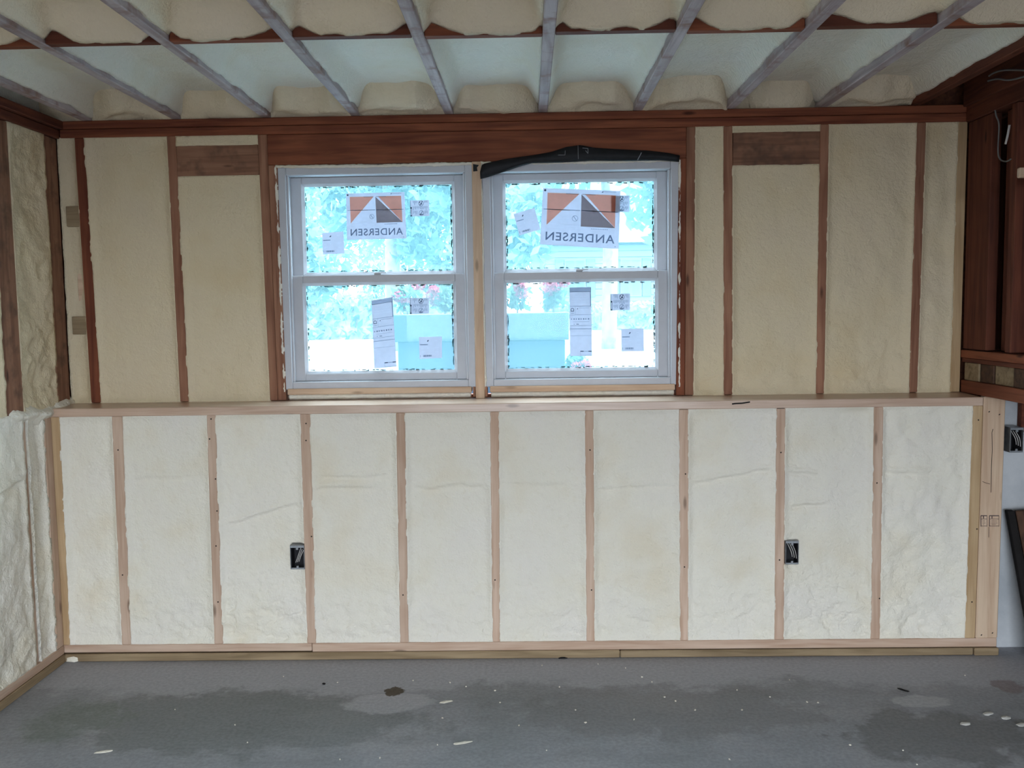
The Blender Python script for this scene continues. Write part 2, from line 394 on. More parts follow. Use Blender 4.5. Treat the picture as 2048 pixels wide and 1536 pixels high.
# ---- foundation and shell behind the framing
struct(box('wall_foundation', -2.4, 3.2, YC, 4.12, -0.1, 1.085, M_CONC, bev=0), 'white painted concrete foundation wall behind the low framed wall')
WX0, WX1, WZ0, WZ1 = -1.115, 0.685, 1.125, 2.160        # rough opening of the two windows
sh = empty('wall_back_outer', (0, 4.06, 0)); struct(sh, 'board sheathing closing the outside of the framed back wall')
for a in ((-2.4, WX0, 1.085, 2.7), (WX1, 3.2, 1.085, 2.7), (WX0, WX1, 1.085, WZ0), (WX0, WX1, WZ1, 2.7)):
    box('sheathing_board', a[0], a[1], 4.06, 4.10, a[2], a[3], M_SHEATH, sh, 0)
struct(box('wall_left_outer', -2.4, -2.16, -2.7, 4.12, -0.1, 2.7, M_REAR, bev=0), 'outer shell of the wall beside the foam bays')
struct(box('wall_right_outer', 3.0, 3.2, -2.7, 4.12, -0.1, 2.7, M_CONC, bev=0), 'concrete side wall beyond the landing')
rw = empty('wall_rear', (0, -2.6, 0)); struct(rw, 'rear wall around the open garage door')
for a in ((-2.4, DOOR[0], -0.1, 2.7), (DOOR[1], 3.2, -0.1, 2.7), (DOOR[0], DOOR[1], DOOR[3], 2.7)):
    box('wall_panel', a[0], a[1], -2.75, -2.6, a[2], a[3], M_REAR, rw, 0)
struct(box('ceiling_deck', -2.4, 3.2, -2.75, 4.12, 2.545, 2.7, M_SHEATH, bev=0), 'board deck above the ceiling joists')

# ---- low furred wall
wl = empty('wall_back_lower', (0, YL, 0)); struct(wl, 'low framed wall of pinkish new studs filled with cream spray foam')
LOW = [((97, 118), (124.5, 139)), ((223, 244), (243, 261)), ((413, 431), (428, 446)), ((600, 620), (614, 632)), ((792, 810), (800, 817)),
       ((980, 998), (985, 1000)), ((1170, 1187), (1173, 1190)), ((1358, 1377), (1360, 1377)), ((1553, 1571), (1549, 1568)), ((1748, 1767), (1741, 1760)), ((1946, 1966), (1930, 1950))]
ZB, ZT = 0.074, ZLED-0.038
def lx(t, b):                                          # wall X at stud top / bottom from the photo's edges
    return P(t, 832, YL).x, P(b, 1282, YL).x
lows = []; LOWST = []
for k, (t, b) in enumerate(LOW):
    (a0, b0), (a1, b1) = lx(t[0], b[0]), lx(t[1], b[1])
    lows.append((a0, a1, b0, b1))
    LOWST.append(upright('stud', a0, a1, b0, b1, ZB, ZT, YL, YL+0.085, (YEL if k in (0, 10) else NEW)['z'], wl))
xe0, xe1 = lows[0][0], P(1966, 815, YL).x
lp = hexa('ledge_board', [(xe0-0.002, YL-0.003, ZT), (xe1, YL-0.003, ZT), (xe1, YL-0.003, ZLED-0.002), (xe0-0.002, YL-0.003, ZLED-0.002), (xe0-0.002, YU+0.03, ZT), (xe1, YU+0.03, ZT), (xe1, YU+0.03, ZLED+0.003), (xe0-0.002, YU+0.03, ZLED+0.003)], PLANED, wl, 0.003)
lp['label'] = 'flat board forming the window ledge'
# sole plate and treated plate below it
xs0, xs1 = P(126, 1290, YL).x, P(1993, 1290, YL).x
xj = P(624, 1290, YL).x
box('sole_plate', xs0, xj-0.001, YL-0.001, YL+0.086, 0.040, ZB, NEW['x'], wl)
box('sole_plate', xj+0.001, xs1, YL-0.002, YL+0.086, 0.036, ZB, NEW['x'], wl)
xt = [xs0-0.03, P(1240, 1305, YL).x, P(1946, 1303, YL).x, P(1996, 1303, YL).x]
for k in range(3):
    box('treated_plate', xt[k]+0.001, xt[k+1]-0.001, YL-0.006-(0.006 if k == 2 else 0), YL+0.086, 0.001, 0.035-0.002*k % 0.003, TREAT['x'], wl, 0.004)
# flat post closing the wall's end
pa0, pa1, pb0, pb1 = P(1966.5, 830, YL).x, P(2010, 830, YL).x, P(1950.5, 1282, YL).x, P(1994, 1282, YL).x
post = hexa('end_post', [(pb0, YL-0.004, ZB), (pb1, YL-0.004, ZB), (pa1, YL-0.004, ZLED-0.006), (pa0, YL-0.004, ZLED+0.001),
                         (pb0, YL+0.034, ZB), (pb1, YL+0.034, ZB), (pa1, YL+0.034, ZLED-0.006), (pa0, YL+0.034, ZLED+0.001)], PALE['z'], wl, 0.004)
post['label'] = 'pale flat post with stamped ink marks and a long crack'
def strip(name, pts, wdt, Y, m, parent, n=(0, -1, 0)):
    """flat inked or chalked line on a face at depth Y: quads along pts (x, z), drawn with a hair of thickness"""
    vs = []; fs = []
    for (x0, z0), (x1, z1) in zip(pts[:-1], pts[1:]):
        d = Vector((x1-x0, 0, z1-z0)); L = d.length or 1; p = Vector((-d.z, 0, d.x))/L*wdt/2
        b = len(vs)
        for q in (Vector((x0, Y, z0))-p, Vector((x1, Y, z1))-p, Vector((x1, Y, z1))+p, Vector((x0, Y, z0))+p): vs.append(q)
        for q in vs[b:b+4]: vs.append(q+Vector((0, 0.0004, 0)))
        for f in _F: fs.append(tuple(b+i for i in f))
    pl = Vector()
    o = parent
    while o is not None: pl += Vector(o.location); o = o.parent
    return link(name, pyd([v-pl for v in vs], fs), m, parent)
def pxz(pts, Y): return [(P(x, y, Y).x, P(x, y, Y).z) for x, y in pts]
YP = YL-0.0046
for (x0, x1) in ((1962, 1974), (1979, 1998)):
    for pts, wd in (([(x0, 1031.5), (x1, 1031.5)], 0.004), ([(x0, 1038), (x1, 1038)], 0.002), ([(x0, 1052), (x1, 1052)], 0.0022), ([(x0, 1031), (x0, 1053)], 0.003), ([(x1, 1031), (x1, 1053)], 0.0015),
                    ([(x0+5, 1032), (x0+5, 1037)], 0.004), ([(x0+3, 1042), (x1-4, 1042)], 0.0016), ([(x0+3, 1046), (x1-3, 1046)], 0.0016), ([(x0+4, 1049), (x1-6, 1049)], 0.0014)):
        strip('grade_stamp', pxz(pts, YP), wd, YP, M_INK, post)
strip('crack', pxz([(1986, 858), (1984, 865), (1984.5, 900), (1983, 935), (1982, 985)], YP), 0.0022, YP, M_DARKGAP, post)
strip('crack', pxz([(1965, 963), (1972, 966), (1980, 968)], YP), 0.0018, YP, M_DARKGAP, post)
strip('crack', pxz([(1978, 1054), (1977.5, 1075)], YP), 0.0016, YP, M_DARKGAP, post)
for q in ((1978.5, 823.5), (1999, 829), (1963, 1270), (1985, 1266)):
    strip('nail_head', pxz([(q[0]-1.2, q[1]+1), (q[0]+1.2, q[1]-1)], YP), 0.004, YP, M_DARKGAP, post)
for k, x, y in ((2, 422, 838), (2, 419, 878), (2, 431, 958), (2, 434, 1022), (2, 432, 1092), (2, 436, 1204), (3, 612, 847), (3, 612, 881), (3, 623, 1073), (1, 236, 900), (1, 245, 1150), (7, 1371, 948), (7, 1369, 1134),
                (8, 1562, 905), (8, 1559, 1120), (9, 1754, 966), (9, 1759, 1197), (10, 1957, 840), (10, 1954, 1058), (10, 1944, 1204), (6, 1180, 900), (6, 1183, 1180), (5, 990, 1160), (4, 806, 1190)):
    strip('nail_head', pxz([(x-1.2, y+0.5), (x+1.2, y-0.5)], YL-0.0006), 0.0055, YL-0.0006, M_DARKGAP, LOWST[k])
for k, w_ in ((3, 17), (4, 15), (5, 18), (6, 16), (7, 17), (8, 15)):
    x = LOW[k][0][0]+1; strip('saw_gap', pxz([(x, 832-k*1.9), (x+w_, 831.6-k*1.9)], YL-0.0006), 0.003, YL-0.0006, M_DARKGAP, LOWST[k])
strip('gouge', pxz([(1464, 808), (1472, 807), (1484, 806.5), (1500, 804)], YL-0.0036), 0.006, YL-0.0036, M_DARKGAP, lp)
# foam bays of the low wall
RIDGE = {1: [(0.745, 0.02, 0.004, 0.010, 0.1, 0.8), (0.765, 0.01, 0.003, 0.007, 0.4, 0.8)], 2: [(0.575, 0.10, 0.004, 0.010, 0.1, 0.9)], 3: [(0.735, 0.02, 0.006, 0.008, 0.1, 0.85), (0.69, 0.02, 0.005, 0.010, 0.05, 0.7)],
         4: [(0.69, 0.01, 0.005, 0.010, 0.1, 0.9)], 5: [(0.70, 0.0, 0.003, 0.012, 0.1, 0.8)], 6: [(0.675, 0.02, 0.005, 0.008, 0.0, 0.95)],
         7: [(0.715, 0.07, 0.006, 0.010, 0.05, 0.95)], 8: [(0.72, -0.03, 0.004, 0.010, 0.0, 0.4), (0.60, 0.03, 0.005, 0.010, 0.1, 0.5)], 9: [(0.725, -0.02, 0.006, 0.010, 0.0, 0.6)]}
E_ = 0.003
for k in range(10):
    a0 = lows[k][1]-E_; a1 = lows[k+1][0]+E_; b0 = lows[k][3]-E_; b1 = lows[k+1][2]+E_
    hole = None
    for (bk, q0, q1) in ((2, (582, 1138), (608.5, 1090)), (8, (1570, 1128), (1597, 1081))):
        if bk == k:
            A, B = P(*q0, YL), P(*q1, YL); zb_, zt_ = ZB-0.004, ZT+0.004; m_ = 0.0
            va, vb = (A.z-zb_)/(zt_-zb_), (B.z-zb_)/(zt_-zb_); vm = (va+vb)/2
            l_, r_ = b0*(1-vm)+a0*vm, b1*(1-vm)+a1*vm
            hole = ((A.x-l_)/(r_-l_)-0.004, (B.x-l_)/(r_-l_)+0.004, va, vb)
            if k == 2: hole = (hole[0], 2, va, vb)
            else: hole = (-1, hole[1], va, vb)
    foam('foam_bay', [(b0, YL, ZB-0.004), (b1, YL, ZB-0.004), (a1, YL, ZT+0.004), (a0, YL, ZT+0.004)],
         bay_disp(k+1, 0.015 if k else 0.020, 1.0+(1.0 if k == 9 else 0.25*(k == 0)), RIDGE.get(k), 0.9 if k not in (0,) else 0.5, ragL=1.8, ragR=1.0, hole=hole), wl, res=0.0095 if hole is None else 0.006)

# ---- upper framed wall
wu = empty('wall_back_upper', (0, YU, ZLED)); struct(wu, 'old framed wall around the windows with foam filled bays')
ZP0, ZP1, ZP2 = 2.278, 2.315, ZC
def ux(t, b): return P(t, 272, YU).x, P(b, 798, YU).x
def ustud(tl, tr, bl, br, m, name='stud', zt=ZP0, zb=ZLED+0.004, y0=YU, y1=YU+0.089):
    (a0, b0), (a1, b1) = ux(tl, bl), ux(tr, br)
    upright(name, a0, a1, b0, b1, zb, zt, y0, y1, m['z'], wu)
    return a0, a1, b0, b1
SA = ustud(148, 167, 182, 201, RED); SB = ustud(333, 351, 360, 377, OLD); SK = ustud(515, 533.5, 540, 555, OLD)
JK = ustud(534, 552, 555.5, 572.5, OLD, 'jack_stud', 2.146)
JR = ustud(1358, 1373, 1352, 1369.5, RED, 'jack_stud', 2.146); KR = ustud(1373.5, 1391, 1370, 1387, OLD)
SD = ustud(1447, 1465, 1447.5, 1465, OLD); SE = ustud(1640, 1658, 1632, 1648.5, OLD); SF = ustud(1834, 1852, 1818, 1834.5, OLD)
SG = ustud(1917, 1935, 1900, 1919, YEL)
hx0, hx1 = P(534, 280, YU).x, P(1373, 280, YU).x
hd = box('window_header', hx0, hx1, YU+0.001, YU+0.09, 2.147, ZP0-0.001, RED['x'], wu); hd['label'] = 'deep rust red header beam over both windows'
px0, px1 = P(119, 260, YU).x, P(1945, 225, YU).x
box('top_plate', px0, px1, YU-0.002, YU+0.09, ZP0, ZP1-0.001, RED['x'], wu)
box('top_plate', px0, px1, YU-0.001, YU+0.09, ZP1+0.001, ZP2-0.001, RED['x'], wu)
def zat(y, x=500): return P(x, y, YU).z
def ublock(l, r, yt, yb, m, name='block', rec=0.004):
    x = (l+r)/2
    return box(name, P(l, (yt+yb)/2, YU).x, P(r, (yt+yb)/2, YU).x, YU+rec, YU+0.085, P(x, yb, YU).z, P(x, yt, YU).z, m['x'], wu)
ublock(353, 517, 290, 352, STAINED, rec=0.002)
ublock(1466, 1640, 263, 330, STAINED, rec=0.002)
ublock(131, 157, 412, 453, TREAT); ublock(143, 171, 633, 669, TREAT)
ublock(147, 166, 455, 631, PALE, rec=0.03)
# mullion post between the windows, strips and foam under the frames
mx0, mx1 = P(947.5, 560, YU).x, P(966, 560, YU).x
box('mullion_post', mx0, mx1, YU-0.004, YU+0.10, ZLED+0.002, 2.146, PALE['z'], wu)
for (l, r, s) in ((575, 943, 1), (980, 1350, 2)):
    a, b = P(l, 781, YU).x, P(r, 781, YU).x
    box('sill_strip', a, b, YU-0.002, YU+0.09, P(750, 787.5, YU).z, P(750, 775.5, YU).z, PALE['x'], wu)
    foam('sill_foam', [(a+0.005, YU+0.012, ZLED+0.006), (b-0.005, YU+0.012, ZLED+0.006), (b-0.005, YU+0.012, P(750, 787, YU).z), (a+0.005, YU+0.012, P(750, 787, YU).z)],
         lambda U, V, w, h, s=s: 0.008*fbm(U*w*25, V*h*25, s+40)+0.012*np.sin(V*3.1), wu, res=0.006)
for x in (948.5, 972.5):
    a = P(x, 784, YU).x; box('shim', a-0.005, a+0.005, YU-0.001, YU+0.06, ZLED+0.01, P(750, 776, YU).z, OLD['z'], wu, 0.001)
# foam bays of the upper wall
def ubay(L, R, seed, zt=ZP0+0.003, zb=ZLED-0.004, rec=0.018, rough=0.8, **k):
    def lerp(s, i, z):                                 # stud edge at height z
        t = (z-ZLED)/(ZP0-ZLED); return s[2+i]*(1-t)+s[i]*t
    zl = 0.0
    p = [(lerp(L, 1, zb)-E_, YU, zb), (lerp(R, 0, zb)+E_, YU, zb), (lerp(R, 0, zt)+E_, YU, zt), (lerp(L, 1, zt)-E_, YU, zt)]
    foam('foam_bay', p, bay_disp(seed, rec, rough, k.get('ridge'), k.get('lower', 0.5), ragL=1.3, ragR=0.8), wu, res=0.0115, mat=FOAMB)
LEFTEDGE = (XL-0.05, XL+0.0, XL-0.05, XL+0.0)
ubay(LEFTEDGE, SA, 21, rec=0.03, rough=1.2); ubay(SA, SB, 22, rough=0.55, lower=0.5)
zb1 = P(435, 353, YU).z; ubay(SB, SK, 23, zt=zb1+0.004, rough=0.55, lower=0.7); ubay(SB, SK, 24, zb=P(435, 289, YU).z-0.004, rec=0.008)
ubay(KR, SD, 25, rough=0.7, ridge=[(0.07, 0.03, 0.005, 0.008, 0.2, 0.8)])
zb2 = P(1553, 331, YU).z; ubay(SD, SE, 26, zt=zb2+0.004, rough=0.8, lower=0.8); ubay(SD, SE, 27, zb=P(1553, 262, YU).z-0.004, rec=0.008)
ubay(SE, SF, 28, rough=1.2, lower=0.8); ubay(SF, SG, 29, rough=1.6, lower=0.8)

# ---- left wall
wlf = empty('wall_left', (XL, 0, 0)); struct(wlf, 'side wall of foam bays meeting the back wall at a corner')
def lboard(name, y0, y1, z0, z1, m, x=XL, dep=0.09): return box(name, x-dep, x, y0, y1, z0, z1, m, wlf)
lboard('stud', 3.47, 3.59, ZLED-0.01, 2.272, STAINED['z'], XL-0.004); lboard('stud', 3.85, 3.955, ZLED+0.02, 2.272, STAINED['z'], XL-0.002)
lboard('stud', 2.95, 2.99, 0.08, 2.272, OLD['z'])
lboard('stud', 3.565, 3.605, 0.075, ZLED-0.02, NEW['z'], XL-0.012); lboard('stud', 3.725, 3.782, 0.075, ZLED-0.03, NEW['z'], XL)
lboard('top_plate', 0.2, YU-0.003, 2.274, 2.311, RUST['y'], XL+0.012); lboard('top_plate', 0.2, YU-0.003, 2.313, ZC-0.002, RUST['y'], XL+0.03)
lboard('sole_plate', 0.2, YL-0.003, 0.038, 0.074, NEW['y'], XL+0.001); lboard('treated_plate', 0.2, YL-0.008, 0.001, 0.037, TREAT['y'], XL+0.006)
def lbay(y0, y1, z0, z1, seed, rec=0.012, rough=1.4, **k):
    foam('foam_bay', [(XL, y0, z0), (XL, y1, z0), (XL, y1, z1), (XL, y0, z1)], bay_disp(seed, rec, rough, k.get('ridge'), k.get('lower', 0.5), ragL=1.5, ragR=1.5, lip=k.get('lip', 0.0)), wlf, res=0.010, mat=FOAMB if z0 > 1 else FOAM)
lbay(3.585, 3.855, ZLED+0.0, 2.278, 41, rough=2.4); lbay(2.985, 3.465, ZLED, 2.278, 42)
lbay(2.985, 3.568, 0.07, ZLED+0.004, 43, rec=0.004, rough=1.8, ridge=[(0.72, 0.05, 0.008, 0.012, 0.4, 1.0)]); lbay(3.602, 3.728, 0.07, ZLED-0.02, 44, rec=0.018, rough=2.0)
def blob_(U, V, w, h):
    x = U*w; z = V*h
    return -0.033+0.050*np.exp(-((V-0.45-0.2*fbm(x*9, x*0, 71, 2))/0.28)**2)*sstep(0, 0.25, U)+0.020*fbm(x*16, z*18, 77, 3)+0.005*fbm(x*45, z*45, 78, 2)
foam('foam_bead', [(XL, 3.40, ZLED-0.06), (XL, 3.975, ZLED-0.06), (XL, 3.975, ZLED+0.05), (XL, 3.40, ZLED+0.05)], blob_, wlf, res=0.008)
for k in range(7):                                     # plain bays out of the picture, towards the viewer
    y1 = 2.95-0.4*k; lboard('stud', y1-0.4, y1-0.36, 0.08, 2.272, OLD['z'])
    foam('foam_bay', [(XL, y1-0.366, 0.07), (XL, y1+0.006, 0.07), (XL, y1+0.006, 2.268), (XL, y1-0.366, 2.268)], bay_disp(60+k), wlf, res=0.05)

# ---- right wall standing on its beam over the low space
wr = empty('wall_right', (XR, 0, ZLED)); struct(wr, 'dark red stud wall on a beam beside the end of the ledge')
def rboard(name, y0, y1, z0, z1, m, x=XR, dep=0.09): return box(name, x, x+dep, y0, y1, z0, z1, m, wr)
rboard('beam', 2.3, YU-0.002, 1.117, 1.171, RED['y'], XR+0.002, 0.13)
rboard('plate', 2.3, YU-0.002, 1.249, 1.268, RUST['y'], XR+0.004, 0.12); rboard('plate', 2.3, YU-0.002, 1.269, 1.302, RED['y'], XR-0.002, 0.12)
yb = [3.955, 3.823, 3.71, 3.557, 3.33, 3.19, 3.05, 2.9, 2.76, 2.6, 2.45, 2.3]
for k in range(len(yb)-1):
    rboard('blocking_end', yb[k+1]+0.005, yb[k]-0.002, 1.1715, 1.2485, BOARD['x'] if k % 2 else TREAT['x'], XR+0.012+0.004*(k % 3), 0.08)
rboard('stud', 3.76, 3.955, 1.307, 2.272, RUST['z'], XR+0.004, 0.04)
for y in (3.608, 3.2, 2.8, 2.4): rboard('stud', y-0.045, y, 1.307, 2.272, RUST['z'], XR+0.002)
rboard('stud', 3.68, 3.72, 1.307, 2.272, RUST['z'], XR+0.045, 0.06)
rboard('top_plate', 2.2, YU-0.004, 2.274, ZC-0.002, RUST['y'], XR-0.006, 0.1)
rboard('lining_board', 3.2, 3.96, 1.307, 2.272, RUST['z'], XR+0.11, 0.02)
rboard('lining_board', 2.2, 3.2, 1.307, 1.85, RUST['z'], XR+0.11, 0.02)
ld = struct(box('landing_deck', XR+0.05, 2.99, 2.2, YC-0.002, 1.172, 1.245, BOARD['x'], bev=0.003), 'dark plank landing above the low space'); 

# ---- ceiling
ce = empty('ceiling', (0, 0, ZC)); struct(ce, 'open joist ceiling with spray foam between grey joists')
JX = [-1.910, -1.516, -1.124, -0.735, -0.329, 0.077, 0.486, 0.883, 1.279, 1.677]
HJ = 0.019
for k, x in enumerate(JX):
    box('joist', x-HJ, x+HJ, -2.55, 4.05, ZC, ZC+0.2, (RUST if k in (9,) else GREY)['y'], ce)
box('joist', XR-0.02, XR+0.10, -2.55, 3.96, ZC-0.012, ZC+0.19, RUST['y'], ce)
YBK = 2.867
edges = [XL-0.08]+JX+[XR-0.02]
def cbay(seed, near, lump, recess=0.105):
    def f(U, V, w, h):
        # V = 0 at the viewer's end, 1 at the wall end; positive = down into the room
        x = U*w+seed*2.3; y = V*h+seed
        d = -recess+0.008*fbm(x*5, y*4, seed, 3)+0.003*fbm(x*24, y*20, seed+3, 3)+0.0012*fbm(x*60, y*60, seed+6, 2)
        du = np.minimum(U, 1-U)*w
        k = np.exp(-(du/0.035)**2); d = d*(1-k)+k*(-0.028+0.012*fbm(y*9, y*0+seed, seed+7, 3)+0.012*(U > 0.5))
        if lump:
            d = d*0-recess-0.03
            s = (1-V)*h                                 # distance from the wall end
            bulge = lump*(0.55+0.45*np.sin(np.pi*np.clip(U, 0.02, 0.98))**0.6)
            st = 0.17*bulge+0.06*fbm(x*8, x*0+seed, seed+9, 3)
            k = sstep(st+0.03, st-0.055, s); d = d*(1-k)+k*(-0.004-0.024*fbm(x*8, s*13, seed+11, 3)-0.02*sstep(0.03, 0.10, s)+0.014*np.exp(-((s-0.045-0.02*fbm(x*6, x*0, seed+15, 2))/0.018)**2)+0.010*np.exp(-((s-st*0.62)/0.03)**2))
        if near:
            s = (1-V)*h                                 # distance from the blocking's face
            cl, cr_ = 0.035+0.14*((seed*0.37) % 1), 0.03+0.12*((seed*0.61) % 1)
            cor = sstep(-0.01, cl, (1-U)*w)*sstep(-0.01, cr_, U*w)
            tgt = -0.042+0.040*cor+0.010*fbm(x*16, x*0, seed+12, 3)
            k = np.exp(-(s/0.045)**2); d = np.maximum(d, d*(1-k)+k*tgt)
        return d
    return f
for k in range(len(edges)-1):
    x0, x1 = edges[k]+(HJ if k else 0), edges[k+1]-(HJ if k < len(edges)-2 else 0)
    yk = YBK+(0.012 if k % 2 else -0.004)+(0.02*(k < 3))
    blk = box('blocking', x0+0.001, x1-0.001, yk-0.019, yk+0.019, ZC+0.002, ZC+0.19, (RED if k % 2 else RUST)['x'], ce) if k < len(edges)-2 else None
    lump = 1.0+0.22*math.sin(k*2.1)-(0.25 if k in (1, 8) else 0)
    yw = 4.035
    q = lambda y0, y1: [(x1+0.003, y0, ZC), (x0-0.003, y0, ZC), (x0-0.003, y1, ZC), (x1+0.003, y1, ZC)]
    if k == len(edges)-2: continue
    foam('foam_bay', q(yk+0.017, yw), cbay(80+k, False, 0), ce, res=0.012, mat=FOAMC)
    foam('rim_foam', q(yw-0.32, yw), cbay(80+k, False, lump), ce, res=0.009, mat=FOAMD)
    foam('foam_bay', q(1.65, yk-0.017), cbay(100+k, True, 0), ce, res=0.013, mat=FOAMD)
    for j in range(4):
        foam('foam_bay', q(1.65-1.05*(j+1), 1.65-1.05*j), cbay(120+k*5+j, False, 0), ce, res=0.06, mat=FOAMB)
def void(x, y, sx, sy, seed):
    bm = bmesh.new(); bmesh.ops.create_icosphere(bm, subdivisions=2, radius=1.0)
    for v in bm.verts:
        k = 0.7+0.6*float(vnoise(v.co.x*2+seed, v.co.y*2, seed)); v.co = Vector((v.co.x*sx*k, v.co.y*sy*k, v.co.z*0.008))
    me = bpy.data.meshes.new('foam_void'); bm.to_mesh(me); bm.free()
    q = PZ(x, y, ZC+0.103); link('foam_void', me, M_VOID, ce, (q.x, q.y, 0.101))
M_VOID = plain('bare_dark_void', srgb(66, 60, 42), 0.9, var=0.4, scale=60)
void(458, 112, 0.017, 0.02, 3); void(470, 133, 0.010, 0.018, 5); void(465, 122, 0.006, 0.012, 8)
for k in range(3): box('blocking', edges[0]+0.05, edges[0]+0.06, 0.5+k, 0.52+k, ZC+0.05, ZC+0.15, RUST['x'], ce)
# ================================================================== windows
def abs_loc(o):
    p = Vector()
    while o is not None: p += Vector(o.location); o = o.parent
    return p
def ragged_tube(name, pts, r, m, parent, seed, seg=6):
    pts = curve_pts(pts, 1) if len(pts) < 3 else [Vector(p) for p in pts]
    fine = []
    for a, b in zip(pts[:-1], pts[1:]):
        n = max(2, int((b-a).length/0.008)); fine += [a.lerp(b, k/n) for k in range(n)]
    fine.append(pts[-1])
    vs = []; fs = []; rg = random.Random(seed)
    for i, p in enumerate(fine):
        t = (fine[min(i+1, len(fine)-1)]-fine[max(i-1, 0)]).normalized(); a = t.orthogonal().normalized(); b = t.cross(a)
        rr = r*(0.75+0.9*float(vnoise(i*0.23, seed, seed))); off = Vector((rg.uniform(-1, 1), rg.uniform(-.5, .5), rg.uniform(-1, 1)))*r*0.22
        for k in range(seg):
            w = 2*math.pi*k/seg; vs.append(p+off+a*rr*math.cos(w)+b*rr*math.sin(w))
    for i in range(len(fine)-1):
        for k in range(seg): fs.append((i*seg+k, i*seg+(k+1) % seg, (i+1)*seg+(k+1) % seg, (i+1)*seg+k))
    fs.append(tuple(range(seg))[::-1]); fs.append(tuple((len(fine)-1)*seg+k for k in range(seg)))
    pl = abs_loc(parent)
    return link(name, pyd([v-pl for v in vs], fs, True), m, parent)
WZB, WZT = 1.164, 2.136
YGU, YGL = YU+0.078, YU+0.044                       # glass of the upper / lower sash
def window(name, cx, label, seed):
    x0, x1 = cx-0.427, cx+0.427
    r = empty(name, (cx, YU+0.01, WZB)); struct(r, label)
    y0, y1 = YU+0.006, YU+0.115
    J = 0.036
    for a, b in ((x0, x0+J), (x1-J, x1)):
        box('side_jamb', a, b, y0, y1, WZB, WZT, M_VINYL, r, 0.003)
    box('head_jamb', x0+J, x1-J, y0+0.001, y1, WZT-0.034, WZT, M_VINYL, r, 0.003)
    box('frame_sill', x0+J, x1-J, y0+0.001, y1, WZB, WZB+0.034, M_VINYL, r, 0.003)
    for sx, a in ((1, x0+J), (-1, x1-J)):            # stepped stops beside the sashes
        box('jamb_stop', min(a, a+sx*0.010), max(a, a+sx*0.010), y0+0.008, y0+0.022, WZB+0.034, WZT-0.034, M_VINYL, r, 0.002)
        box('jamb_stop', min(a, a+sx*0.006), max(a, a+sx*0.006), y0+0.0485, y0+0.062, 1.66, WZT-0.034, M_VINYL, r, 0.0015)
    zin0, zin1 = WZB+0.034, WZT-0.034
    a0, a1 = x0+J+0.001, x1-J-0.001
    gx0, gx1 = cx-0.338, cx+0.338
    for nm, yg, z0, z1, gz0, gz1 in (('upper_sash', YGU, 1.635, zin1-0.001, 1.672, 2.071), ('lower_sash', YGL, zin0+0.001, 1.668, 1.231, 1.633)):
        s = empty(nm, (0, yg-YU-0.01, z0-WZB)); s.parent = r
        ya, yb = yg-0.013, yg+0.013
        box('stile', a0, gx0, ya, yb, z0, z1, M_VINYL, s); box('stile', gx1, a1, ya, yb, z0, z1, M_VINYL, s)
        box('rail', gx0, gx1, ya+0.0005, yb, z0, gz0, M_VINYL, s); box('rail', gx0, gx1, ya+0.0005, yb, gz1, z1, M_VINYL, s)
        bd = 0.011; yf_, yk_ = ya+0.002, yg-0.0018
        for q in (((gx0, gz0), (gx0+bd, gz0+bd), (gx0+bd, gz1-bd), (gx0, gz1)), ((gx1, gz0), (gx1-bd, gz0+bd), (gx1-bd, gz1-bd), (gx1, gz1)),
                  ((gx0, gz0), (gx0+bd, gz0+bd), (gx1-bd, gz0+bd), (gx1, gz0)), ((gx0, gz1), (gx0+bd, gz1-bd), (gx1-bd, gz1-bd), (gx1, gz1))):
            pl = abs_loc(s); o0, i0, i1, o1 = q
            vv = [(o0[0], yf_, o0[1]), (o1[0], yf_, o1[1]), (i1[0], yk_, i1[1]), (i0[0], yk_, i0[1]), (o0[0], yk_, o0[1]), (o1[0], yk_, o1[1])]
            link('glazing_bead', pyd([Vector(v)-pl for v in vv], [(0, 1, 2, 3), (0, 4, 5, 1), (4, 3, 2, 5), (0, 3, 4), (1, 5, 2)]), M_VINYL, s)
        box('glass_pane', gx0+0.002, gx1-0.002, yg-0.0015, yg+0.0015, gz0+0.002, gz1-0.002, GLASS, s, 0)
        # crumbs of sealant around the edge of the glass
        vs = []; fs = []; rg = random.Random(seed+len(nm))
        for k in range(150):
            side = rg.choice('tblrr')
            t = rg.random(); L = rg.uniform(0.003, 0.018); T = rg.uniform(0.0015, 0.0045); o_ = bd+rg.uniform(0, 0.004)
            if side in 'tb':
                x = gx0+bd+t*(gx1-gx0-2*bd-0.014); z = (gz1-o_-T) if side == 't' else gz0+o_; q = (x, x+L, z, z+T)
            else:
                z = gz0+bd+t*(gz1-gz0-2*bd-0.014); x = gx0+o_ if side == 'l' else gx1-o_-T; q = (x, x+T, z, z+L)
            b = len(vs)
            for y in (yg-0.0032, yg-0.0018):
                vs += [(q[0], y, q[2]), (q[1], y, q[2]+rg.uniform(-.001, .001)), (q[1], y, q[3]), (q[0], y, q[3])]
            fs += [tuple(b+i for i in f) for f in _F]
        pl = abs_loc(s); e = link('sealant_crumbs', pyd([Vector(v)-pl for v in vs], fs), M_TEXTSEAL, s); e['kind'] = 'stuff'
        if nm == 'lower_sash':
            lk = box('sash_lock', cx-0.022, cx+0.010, yg-0.010, yg+0.012, z1, z1+0.011, M_VINYL, s, 0.003)
            box('lock_lever', cx+0.004, cx+0.034, yg-0.008, yg+0.004, z1+0.006, z1+0.011, M_VINYL, s, 0.002)
    # cream foam squeezed out around the frame
    yf = YU+0.005
    ragged_tube('gap_foam', [(x0-0.001, yf, WZB-0.01), (x0-0.003, yf, 1.5), (x0-0.003, yf, 1.85), (x0-0.006, yf, WZT+0.004)], 0.0052, FOAM, r, seed)
